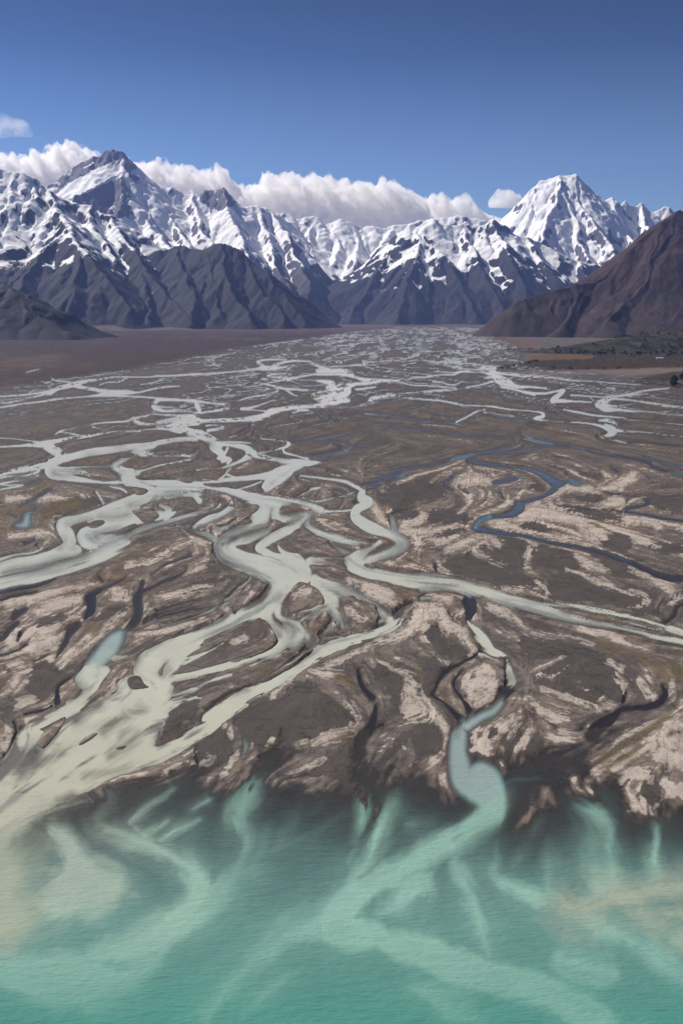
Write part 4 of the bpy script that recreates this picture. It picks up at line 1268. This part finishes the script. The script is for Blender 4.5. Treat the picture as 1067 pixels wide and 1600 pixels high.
vm = k.ramp(f1, .3, .7, .6, 1.4); mx = k.n('ShaderNodeMix', data_type='RGBA'); mx.inputs[7].default_value = (.90, .885, .87, 1)
k.l(k.mul(a_.outputs['Color'], vm), mx.inputs[6]); k.l(sm, mx.inputs[0]); k.l(mx.outputs[2], b.inputs['Base Color']); b.inputs['Roughness'].default_value = .85
b.inputs['Specular IOR Level'].default_value = .2
bp = k.n('ShaderNodeBump', i_Strength=.45, i_Distance=14.0); k.l(k.noise(g_.outputs['Position'], .009, 7, .65), bp.inputs['Height'])
k.l(bp.outputs[0], b.inputs['Normal']); k.l(b.outputs[0], k.out.inputs['Surface']); ROCK = k.m

mountain('snow_peak', 'highest snow clad pyramid peak at the head of the valley', [
 '760 352 28800,794 347 28600,804 333 28500,814 322 28500,824 306 28500,836 290 28500,845 283 28500,854 279 28500,866 275 28500,874 273 28500,884 275 28500,895 269 28500,904 277 28600,911 295 28700,923 298 28700,934 302 28800,944 317 28800,951 308 28800,964 322 28900,974 315 29000,986 322 29000,1004 316 29200,1021 332 29200,1039 321 29300,1054 332 29300,1084 342 29500,1180 345 29500',
 '874 273 28500,869 300 27700,860 332 26900,848 365 26000,836 392 25200', '911 297 28700,916 330 27600,936 368 26500,948 396 25600', '895 269 28500,905 310 27700,925 345 26800,950 380 26000,960 405 25200',
 '836 290 28500,836 310 28100,826 335 27500', '880 300 27800,900 340 27000,905 380 26000,915 405 25200', '951 308 28800,962 340 28000,985 370 27000,1000 385 26200', '1004 316 29200,1010 350 28200,1020 370 27300'],
 1.05, 28, 900, 66, 5, 101, 'ice', 1380, curve=.3)
mountain('cloud_ridge', 'long snowy ridge at the valley head under the cloud bank', [
 '372 330 27500,385 323 27500,400 321 27500,415 326 27500,432 336 27500,448 333 27500,460 345 27500,476 338 27500,490 340 27500,506 350 27500,520 349 27500,534 342 27500,546 347 27600,562 356 27600,580 352 27600,596 358 27600,612 352 27700,640 352 27700,680 340 27800,720 338 27800,760 345 27800',
 '432 336 27500,424 360 26600,440 395 25300,446 430 24000,440 462 22800', '490 340 27500,480 375 26400,490 400 25200',
 '546 347 27600,562 385 26400,556 410 25200', '612 352 27700,598 385 26500,584 415 25400', '400 321 27500,398 360 26200,412 400 24800,420 430 23800,424 462 22600', '520 349 27500,528 385 26300,520 410 25300'],
 .82, 30, 1000, 95, 5, 202, 'far', 1330)
mountain('double_summit_peak', 'tall rocky double summit with a bright tilted snowfield', [
 '40 312 25000,60 302 25200,82 288 25300,92 279 25400,100 272 25400,112 266 25400,125 257 25500,136 251 25500,145 244 25500,156 244 25500,164 237 25500,174 233 25500,184 235 25500,192 238 25500,198 250 25500,206 262 25500,215 275 25600,228 283 25600,240 285 25600,255 292 25700,270 291 25700,284 300 25700,300 302 25700,310 304 25700,320 296 25700,336 300 25700,350 293 25700,362 310 25700,372 320 25700,386 322 25800,400 322 25800,425 330 26000,460 350 26300',
 '188 236 25500,190 262 24900,166 281 24500,138 294 24000,104 308 23700', '188 262 24900,196 300 24000,190 330 23200', '215 275 25600,218 320 24300,232 350 23300,252 372 22300,272 390 21400',
 '300 302 25700,306 330 24700,318 360 23600,330 385 22500', '350 293 25700,356 330 24500,376 370 23200,392 410 22200,404 440 21300', '255 292 25700,262 330 24500,284 365 23300,300 392 22000',
 '400 322 25800,412 350 25000,424 385 23800,436 420 22600,452 452 21500', '104 308 23700,120 330 23000', '425 330 26000,450 370 24600,468 410 23300,480 440 22200'],
 .95, 28, 1000, 72, 5, 303, 'ice', 1420, curve=.3,
 rock=[[(70, 296), (120, 252), (165, 228), (192, 228), (212, 255), (222, 285), (204, 282), (190, 254), (165, 258), (120, 280), (92, 298)], [(108, 318), (150, 296), (190, 276), (206, 300), (216, 334), (176, 342), (136, 332)], [(305, 300), (352, 288), (372, 318), (345, 330), (318, 318)]])
mountain('central_mountain', 'dark triangular spurs with a snow streaked crest, in the middle of the valley head', [
 '540 488 22200,564 437 23200,580 418 23500,594 400 23700,606 386 23900,619 373 24000,632 360 24100,644 350 24200,655 355 24200,668 348 24200,679 342 24200,690 350 24200,699 349 24200,712 354 24200,724 349 24200,740 353 24200,754 356 24200,762 348 24200,769 342 24200,778 349 24200,789 352 24200,800 362 24200,812 368 24200,824 371 24200,845 378 24200,870 395 24000,900 408 24000,930 415 24000,960 428 24000,1000 440 24000',
 '655 355 24200,656 372 23500,650 402 22700,638 445 21700,616 496 20700', '656 372 23500,690 400 22700,720 440 21800,745 490 20800', '724 349 24200,735 385 23200,760 430 22000,785 480 21000',
 '769 342 24200,786 380 23200,806 420 22200,826 470 21100', '824 371 24200,850 410 23000,880 450 22000,900 490 21000', '619 373 24000,606 400 23400,580 440 22500,556 480 21600', '900 408 24000,925 440 22800,950 480 21500'],
 .85, 27, 900, 68, 5, 404, 'dark', 1330)
mountain('left_range', 'dark brown range at left with snow along its jagged crest', [
 '-330 215 19000,-220 240 19000,-120 238 19000,-60 252 19000,-20 256 19000,0 262 19000,12 266 19000,25 270 19000,38 272 19000,50 277 19000,62 288 19000,75 293 19000,88 302 19000,100 309 19000,112 316 19000,125 320 19000,138 322 19000,150 328 19000,164 334 19000,176 335 19000,188 343 19000,200 350 19000,214 360 18900,225 366 18800,238 378 18700,248 390 18600',
 '75 293 19000,90 325 18000,105 355 17200,130 385 16500,165 430 15700,200 482 14900', '105 355 17200,70 395 16500,40 440 15700,20 475 15000', '176 335 19000,196 375 18000,222 415 17000,262 462 15900,300 502 15000',
 '25 270 19000,14 320 18000,-10 370 17000,-50 420 16000', '130 385 16500,120 440 15500,110 485 14900', '222 415 17000,225 465 15900,235 500 15100', '138 322 19000,150 360 18000,180 410 17000', '50 277 19000,52 320 18100'],
 .80, 22, 800, 62, 5, 505, 'near', 1320, xlim=(-11500, 0))
mountain('left_spur', 'bare dark spur sloping down to the valley floor right of the left range', [
 '232 402 18000,250 392 18000,262 391 18000,280 384 18000,292 386 17900,305 390 17800,320 390 17600,332 385 17600,345 382 17500,358 384 17400,370 391 17300,380 401 17200,390 410 17100,408 418 17000,425 425 16900,436 438 16900,446 452 16900,456 467 16900,466 482 16900,474 496 16900',
 '280 384 18000,288 425 17000,300 470 15900,305 500 15300', '345 382 17500,352 425 16600,375 475 15700,390 505 15100', '390 410 17100,415 455 16300,440 498 15600', '320 390 17600,330 440 16600,340 490 15600', '425 425 16900,452 470 16300,470 500 15900'],
 .82, 20, 700, 48, 5, 606, 'near', 3500, back=900)
mountain('near_left_hill', 'dark scrubby hill at the left edge of the valley floor', [
 '-420 330 11500,-200 385 11000,-50 424 10600,0 440 10300,15 449 10200,30 460 10000,42 472 9900,55 485 9750,70 496 9600,85 505 9500,108 517 9420,140 524 9400', '0 440 10300,-10 480 9800,0 510 9500', '-200 385 11000,-180 450 10200,-150 500 9600'],
 .55, 14, 420, 36, 5, 707, 'near', 3500, back=900, curve=.1)
mountain('right_mountain', 'reddish brown mountain descending to a craggy bluff at right', [
 '808 469 10890,818 464 10920,826 463 10950,834 459 10980,850 457 11010,862 458 11010,874 452 11050,887 450 11050,899 445 11080,914 442 11120,929 440 11150,944 426 11220,959 411 11290,972 398 11360,984 386 11430,997 378 11470,1009 370 11540,1022 360 11610,1034 350 11640,1045 342 11700,1056 331 11780,1067 326 11820,1084 324 11900,1110 306 12000,1150 290 12150,1230 272 12350,1400 240 12500',
 '914 442 11120,896 478 10760,872 506 10420', '1034 350 11640,1015 410 11080,985 462 10580,955 500 10160', '1150 290 12150,1120 380 11300,1080 450 10500'],
 .74, 14, 460, 40, 6, 808, 'bare', 9000, back=900, curve=.2)
# low green terrace hill in front of the right mountain
def low_hill(name, label, pts, step, seed, cols=None):
    P = np.array([[*ground_of(float(a), float(c)), float(z), float(r)] for a, c, z, r in pts])
    xs = np.arange(P[:, 0].min() - 900, P[:, 0].max() + 900, step); ys = np.arange(P[:, 1].min() - 700, P[:, 1].max() + 900, step)
    X, Y = np.meshgrid(xs, ys); h = np.zeros_like(X) - 4
    for x, y, z, r in P: h = np.maximum(h, z * np.exp(-((X - x) ** 2 + (Y - y) ** 2) / (2 * r * r)) * 1.25 - 4 - .06 * z)
    h = h + (6 * fbm(X / 160, Y / 160, seed, 4) + 2 * perlin(X / 40, Y / 40, seed + 2)) * sstep(-3, 20, h)
    n = fbm(X / 70, Y / 110, seed + 5, 4, .65); n2_ = fbm(X / 260, Y / 300, seed + 6, 3)
    C_ = mix(np.broadcast_to(lin(60, 58, 38) * .62, X.shape + (3,)), lin(28, 30, 24) * .7, sstep(-.12, .15, n + .5 * n2_))
    C_ = mix(C_, lin(84, 80, 50) * .62, sstep(.15, .4, -n + .4 * n2_) * .6)
    if cols: C_ = mix(np.broadcast_to(cols[0], X.shape + (3,)), cols[1], sstep(-.3, .3, n + .6 * n2_))
    nr, nc = X.shape; idx = np.arange(nr * nc).reshape(nr, nc)
    Qm = np.stack([idx[:-1, :-1], idx[:-1, 1:], idx[1:, 1:], idx[1:, :-1]], -1)
    q = Qm[np.maximum.reduce([h[:-1, :-1], h[:-1, 1:], h[1:, 1:], h[1:, :-1]]) > -3]
    used = np.unique(q); rm = np.full(nr * nc, -1); rm[used] = np.arange(len(used))
    me = mesh_from(name, np.stack([X, Y, h], -1).reshape(-1, 3)[used], rm[q]); vcol(me, 'tint', C_.reshape(-1, 3)[used]); vflt(me, 'snow', np.zeros(len(used)))
    HILL[name] = (X, Y, h)
    return tag(link(name, me, ROCK), label, kind='structure')
HILL = {}
low_hill('green_terrace', 'low green terrace hill below the reddish mountain at right',
         [(850, 550, 10, 130), (878, 550, 24, 150), (905, 549, 36, 170), (940, 548.5, 56, 200), (975, 548, 74, 230), (1010, 548, 92, 260), (1050, 548, 108, 280), (1100, 548, 120, 320), (1180, 548, 125, 340), (1280, 548, 125, 340)], 14, 909)
low_hill('fan_mounds', 'low tan mounds of old fan gravel along the foot of the left range',
         [(90, 519, 40, 260), (130, 516, 62, 330), (170, 515, 70, 300), (215, 514, 52, 300), (262, 515, 30, 320), (310, 513, 28, 300), (360, 513, 20, 300), (420, 512, 22, 350)], 24, 933, (lin(84, 66, 58) * .62, lin(118, 96, 82) * .66))
low_hill('valley_moraine', 'pale hummocky moraine across the mouth of the far valley',
         [(470, 506, 60, 400), (520, 505, 110, 500), (560, 505.5, 70, 450), (610, 506, 40, 450), (680, 506, 40, 500), (740, 507, 36, 450)], 34, 944, (lin(92, 76, 72) * .62, lin(124, 104, 96) * .66))
print('mountains', round(time.time() - T0, 1))
# ------------------------------------------------------------------ air
def box_mesh(name, x0, x1, y0, y1, z0, z1):
    V = [(x, y, z) for z in (z0, z1) for y in (y0, y1) for x in (x0, x1)]
    return mesh_from(name, V, [(0, 2, 3, 1), (4, 5, 7, 6), (0, 1, 5, 4), (2, 6, 7, 3), (0, 4, 6, 2), (1, 3, 7, 5)], False)
xm = 1.2 * max(abs(GX.min()), abs(GX.max()))
k = NT('air'); pv_ = k.n('ShaderNodeVolumePrincipled'); pv_.inputs['Color'].default_value = (.33, .47, 1.0, 1)
pv_.inputs['Density'].default_value = 1.05e-5; pv_.inputs['Anisotropy'].default_value = .2
k.l(pv_.outputs[0], k.out.inputs['Volume'])
hz = link('haze', box_mesh('haze', -60000, 60000, -3000, 31500, -12, 4800), k.m)
tag(hz, 'thin blue air between the viewer and the far mountains', kind='stuff')
# ------------------------------------------------------------------ clouds beyond the ranges, in the clear air behind the haze
def cloud_material(name, dens, scale, thr, soft):
    k = NT(name); g = k.n('ShaderNodeNewGeometry'); tc = k.n('ShaderNodeTexCoord')
    n = k.noise(tc.outputs['Object'], scale, 5, .6)
    d = k.math('MULTIPLY', k.ramp(n, thr, thr + soft, 0, 1), dens)
    v = k.n('ShaderNodeVolumePrincipled'); v.inputs['Color'].default_value = (1, .988, .97, 1); v.inputs['Anisotropy'].default_value = .35
    k.l(d, v.inputs['Density']); k.l(v.outputs[0], k.out.inputs['Volume'])
    k.m.cycles.volume_step_rate = .12; return k.m
CLM = cloud_material('cloud_vapour', .006, .0034, .41, .12)
WISP = cloud_material('thin_vapour', .0012, .0022, .42, .25)
def cloud(label, top, floor, Y, depth, seed, m=None, group=None, puff=.22):
    """top: 'px py, ...' crest line of the cloud; floor: py of its base; a billowed closed loaf"""
    m = m or CLM
    T = catmull([[float(q) for q in p.split()] for p in top.split(',')], 10); n = len(T)
    na = 72; V_ = []
    seglen = np.cumsum([0] + [np.hypot(*(T[i + 1] - T[i])) for i in range(n - 1)]) * Y / F
    for i in range(n):
        a = at(T[i, 0], T[i, 1], Y); c = at(T[i, 0], floor, Y); zc = (a[2] * .42 + c[2] * .58); rz = max(a[2] - zc, 30)
        e = max(0.06, min(1, min(i, n - 1 - i) / 4.0)) ** .5
        for q in range(na):
            f = 2 * math.pi * q / na; V_.append((a[0], Y + math.cos(f) * depth * e, zc + math.sin(f) * (rz if math.sin(f) > 0 else (zc - c[2])) * (1 if e > .9 else .4 + .6 * e), math.cos(f), math.sin(f), rz))
    V_ = np.array(V_); X, Yy, Z = V_[:, 0], V_[:, 1], V_[:, 2]
    b = np.abs(perlin(X / 520 + Z / 700, Yy / 520 - Z / 430, seed)) * 1.0 + .5 * np.abs(perlin(X / 240 + Z / 260, Yy / 240 - Z / 220, seed + 1)) + .26 * np.abs(perlin(X / 110 + Z / 120, Yy / 110 - Z / 100, seed + 2))
    b = (b - .38) * puff * np.minimum(V_[:, 5], 900) * 2.2
    Z = Z + b * np.maximum(V_[:, 4], -.3); Yy = Yy + b * V_[:, 3]; X = X + .6 * b * perlin(X / 300, Z / 300, seed + 9)
    P = np.stack([X, Yy, Z], 1); ctr = P.mean(0)
    fq = [(i * na + q, i * na + (q + 1) % na, (i + 1) * na + (q + 1) % na, (i + 1) * na + q) for i in range(n - 1) for q in range(na)]
    c0, c1 = P[:na].mean(0), P[-na:].mean(0); P = np.vstack([P, c0, c1]) - ctr
    tri = [(n * na, (q + 1) % na, q, q) for q in range(na)] + [(n * na + 1, (n - 1) * na + q, (n - 1) * na + (q + 1) % na, (n - 1) * na + q) for q in range(na)]
    me = bpy.data.meshes.new('cloud'); me.from_pydata(P.tolist(), [], [f for f in fq] + [t[:3] for t in tri]); me.validate()
    o = bpy.data.objects.new('cloud', me); col.objects.link(o); o.location = ctr
    if not me.materials: me.materials.append(m)
    return tag(o, label, 'cloud', group or 'clouds along the snowy ranges')
CY_ = 33500
cloud('white cloud bulging up left of the tall double summit', '-170 262,-120 250,-60 244,-20 240,0 238,20 243,45 246,70 238,92 231,112 228,132 233,152 240,172 262,185 285', 320, CY_, 900, 11)
cloud('white cloud trailing right from the tall double summit', '196 262,210 254,225 253,245 255,268 259,290 260,302 266,318 272,330 266,340 264,352 272,362 284,374 292,388 300,400 318', 345, CY_ + 300, 900, 23)
cloud('longest cloud bank, lying over the middle of the snowy ridge', '372 305,385 292,402 286,418 279,432 275,450 278,470 280,490 277,512 281,535 284,560 287,582 290,600 285,615 284,630 292,645 302,660 314,672 330', 368, CY_, 1100, 37)
cloud('ragged low cloud between the long bank and the pointed white peak', '640 326,655 316,668 308,680 304,692 306,702 312,715 307,728 311,740 320,750 331,768 339,786 343,800 350', 368, CY_ + 500, 700, 41)
cloud('small separate puff touching the left shoulder of the pointed white peak', '763 314,769 305,777 299,788 296,799 299,809 304,817 313', 325, CY_ + 200, 420, 53, puff=.3)
cloud('thin wisp floating alone at the left edge of the blue sky', '-60 196,-40 186,-20 182,0 180,16 182,30 186,42 192,48 198', 214, CY_ + 2500, 500, 67, WISP)
print('clouds', round(time.time() - T0, 1))
# ------------------------------------------------------------------ trees and the farm shed on the right bank
rng = random.Random(7)
def simple_mat(name, c, var=.3, scale=.8, rough=.85):
    k = NT(name); b = k.n('ShaderNodeBsdfPrincipled'); g = k.n('ShaderNodeNewGeometry'); rgb = k.n('ShaderNodeRGB'); rgb.outputs[0].default_value = (*c, 1)
    k.l(k.mul(rgb.outputs[0], k.ramp(k.noise(g.outputs['Position'], scale, 3), .3, .7, 1 - var, 1 + var)), b.inputs['Base Color'])
    b.inputs['Roughness'].default_value = rough; b.inputs['Specular IOR Level'].default_value = .25
    k.l(b.outputs[0], k.out.inputs['Surface']); return k.m
LEAF = simple_mat('dark_foliage', (.030, .036, .022), .45, .5); BARK = simple_mat('bark', (.09, .07, .055)); BUSH = simple_mat('scrub_foliage', (.042, .044, .024), .4, .5)
def tube(Vs, Fs, P, rad, n=7):
    b0 = len(Vs); P = [np.array(p, float) for p in P]
    for i, p in enumerate(P):
        d = P[min(i + 1, len(P) - 1)] - P[max(i - 1, 0)]; d /= np.linalg.norm(d) + 1e-9
        u = np.cross(d, (0.3, 1, 0.1)); u /= np.linalg.norm(u); v = np.cross(d, u)
        for q in range(n): f = 2 * math.pi * q / n; Vs.append(tuple(p + rad[i] * (math.cos(f) * u + math.sin(f) * v)))
    for i in range(len(P) - 1):
        for q in range(n): Fs.append((b0 + i * n + q, b0 + i * n + (q + 1) % n, b0 + (i + 1) * n + (q + 1) % n, b0 + (i + 1) * n + q))
    Fs.append(tuple(b0 + (len(P) - 1) * n + q for q in range(n)))
def make_tree(name, label, cat, group, hgt, wid, mleaf, seed, conical=False):
    r = random.Random(seed)
    root = bpy.data.objects.new(name, None); col.objects.link(root); tag(root, label, cat, group); root.empty_display_size = 1
    Vs, Fs = [], []; tube(Vs, Fs, [(0, 0, -.4), (.1, 0, hgt * .3), (.2, .1, hgt * .62), (.1, .1, hgt * .9)], [hgt * .028, hgt * .022, hgt * .013, hgt * .004])
    tips = []
    for q in range(9):
        f = q * 2.4 + r.random(); z = hgt * (.26 + .06 * q); L = wid * (.5 - .025 * q)
        tip = (math.cos(f) * L, math.sin(f) * L, z + L * .55); tips.append(tip)
        tube(Vs, Fs, [(.1, .05, z), (math.cos(f) * L * .5, math.sin(f) * L * .5, z + L * .22), tip], [hgt * .010, hgt * .006, hgt * .002], 5)
    me = bpy.data.meshes.new('trunk'); me.from_pydata(Vs, [], Fs); link('trunk', me, BARK, root)
    Vs, Fs = [], []; cl = []
    for t in tips: cl.append((t, wid * .24))
    for q in range(14):
        z = r.uniform(.3, .98); k_ = (1 - z) if conical else math.sin(math.pi * min(.98, (z - .18) / .84)) * .62
        f = r.random() * 6.28; rr = wid * k_ * r.uniform(.3, .85); cl.append(((math.cos(f) * rr, math.sin(f) * rr, z * hgt), wid * r.uniform(.14, .26)))
    for (cx, cy, cz), cr in cl:
        for j in range(46):
            d = np.array([r.gauss(0, 1), r.gauss(0, 1), r.gauss(0, .8)]); d /= np.linalg.norm(d); p = np.array([cx, cy, cz]) + d * cr * r.uniform(.55, 1.05)
            p[2] = max(p[2], .25)
            a = np.array([r.gauss(0, 1), r.gauss(0, 1), r.gauss(0, 1)]); a /= np.linalg.norm(a); b = np.cross(a, d + .01); b /= np.linalg.norm(b) + 1e-9
            s = hgt * r.uniform(.022, .042); i0 = len(Vs)
            for sx, sy in ((-1, -.6), (1, -.6), (.7, .8), (-.7, .8)): Vs.append(tuple(p + a * sx * s + b * sy * s))
            Fs.append((i0, i0 + 1, i0 + 2, i0 + 3))
    me = bpy.data.meshes.new('crown'); me.from_pydata(Vs, [], Fs); link('crown', me, mleaf, root)
    return root
def copy_thing(root, loc, rz, s, label=None, group=None):
    c = root.copy(); col.objects.link(c); c.location = loc; c.rotation_euler = (0, 0, rz); c.scale = (s, s, s)
    if label: c['label'] = label
    if group: c['group'] = group
    for ch in root.children: d = ch.copy(); col.objects.link(d); d.parent = c
    return c
def surf_z(x, y):
    X, Y, h = HILL['green_terrace']
    j = int(round((x - X[0, 0]) / (X[0, 1] - X[0, 0]))); i = int(round((y - Y[0, 0]) / (Y[1, 0] - Y[0, 0])))
    z = h[i, j] if 0 <= i < h.shape[0] and 0 <= j < h.shape[1] else -4
    u, v = photo_of(x, y)
    gi = int(np.clip(np.searchsorted(VA, v), 0, NV - 1)); gj = int(np.clip(np.searchsorted(UA, u), 0, NU - 1))
    return max(z, GZ[gi, gj])
used = {}
def plant(protos, x, y, smin, smax, label, group):
    key = rng.randrange(len(protos)); p = protos[key]; s = rng.uniform(smin, smax); loc = (x, y, surf_z(x, y) - .1); rz = rng.random() * 6.28
    if p.name not in used: used[p.name] = 1; p.location = loc; p.rotation_euler = (0, 0, rz); p.scale = (s, s, s); return p
    return copy_thing(p, loc, rz, s)
GA = 'dark trees in the clump on the right bank'; LA_ = 'dark broad tree in the clump at the right edge above the gravel'
pa = [make_tree('dark_tree', LA_, 'tree', GA, 18, 15, LEAF, 1 + q, q == 2) for q in range(3)]
for q in range(30):
    v = rng.uniform(588, 606); u = 1046 + (606 - v) * .5 + rng.random() ** 1.2 * 70 + (8 if v < 596 else 0)
    x, y = ground_of(u, v); plant(pa, x, y, 1.1, 1.7, LA_, GA)
GB = 'trees scattered over the green terrace'; LB_ = 'small dark tree growing on the green terrace below the reddish mountain'
pb = [make_tree('terrace_tree', LB_, 'tree', GB, 15, 13, LEAF, 11 + q, q == 1) for q in range(3)]
for q in range(120):
    if q < 70: u, v = rng.uniform(925, 1070), rng.gauss(553.5, 1.6)
    elif q < 95: u, v = rng.uniform(868, 960), rng.gauss(552, 1.2)
    else: u, v = rng.uniform(960, 1080), rng.uniform(546, 552)
    x, y = ground_of(u, max(v, 545.5)); plant(pb, x, y, .7, 1.3, LB_, GB)
GC_ = 'bushes along the edge of the river terrace'; LC_ = 'low dark bush standing at the gravel edge of the river terrace'
pc = [make_tree('bush', LC_, 'bush', GC_, 8, 12, BUSH, 21 + q) for q in range(2)]
for q in range(60):
    if q < 24: u, v = rng.uniform(788, 866), rng.gauss(546.5, .4)
    elif q < 48: t = rng.random(); u, v = 780 + 60 * t, 575.5 - 11 * t + rng.gauss(0, .6)
    else: u, v = rng.uniform(820, 1000), 577 + rng.gauss(0, .5)
    x, y = ground_of(u, v); plant(pc, x, y, .7, 1.3, LC_, GC_)
# farm shed
def box(Vs, Fs, x0, x1, y0, y1, z0, z1):
    b = len(Vs); Vs += [(x, y, z) for z in (z0, z1) for y in (y0, y1) for x in (x0, x1)]
    Fs += [tuple(b + i for i in f) for f in ((0, 2, 3, 1), (4, 5, 7, 6), (0, 1, 5, 4), (2, 6, 7, 3), (0, 4, 6, 2), (1, 3, 7, 5))]
def part(name, boxes, m, parent):
    Vs, Fs = [], []
    for b in boxes: box(Vs, Fs, *b)
    me = bpy.data.meshes.new(name); me.from_pydata(Vs, [], Fs); return link(name, me, m, parent)
WHITE = simple_mat('white_paint', (.72, .70, .66), .06); TIN = simple_mat('pale_iron_roof', (.55, .55, .55), .1, .5, .5); DARKP = simple_mat('dark_opening', (.05, .05, .055), .1)
sx_, sy_ = ground_of(1030.0, 561.0)
shed = bpy.data.objects.new('farm_shed', None); col.objects.link(shed); shed.location = (sx_, sy_, surf_z(sx_, sy_)); shed.rotation_euler = (0, 0, R(-8))
tag(shed, 'long low white farm shed at the foot of the green terrace', 'shed')
part('wall', [(-18, 18, -5, 5, -.3, 5.0)], WHITE, shed)
me = bpy.data.meshes.new('roof'); me.from_pydata([(-19, -6, 4.8), (19, -6, 4.8), (19, 0, 7.6), (-19, 0, 7.6), (-19, 6, 4.8), (19, 6, 4.8), (-19, -6, 5.02), (19, -6, 5.02), (19, 0, 7.82), (-19, 0, 7.82), (-19, 6, 5.02), (19, 6, 5.02)], [],
  [(0, 3, 2, 1), (3, 4, 5, 2), (6, 7, 8, 9), (9, 8, 11, 10), (0, 1, 7, 6), (4, 10, 11, 5), (0, 6, 9, 3), (3, 9, 10, 4), (1, 2, 8, 7), (2, 5, 11, 8)]); link('roof', me, TIN, shed)
part('gable', [], WHITE, shed) if False else None
part('door', [(-3, 3, -5.08, -4.9, 0, 4.2)], DARKP, shed)
for wx0 in (-15, -10, 7, 12): part('window', [(wx0, wx0 + 2.6, -5.06, -4.9, 1.6, 3.2)], DARKP, shed)
print('things', round(time.time() - T0, 1))
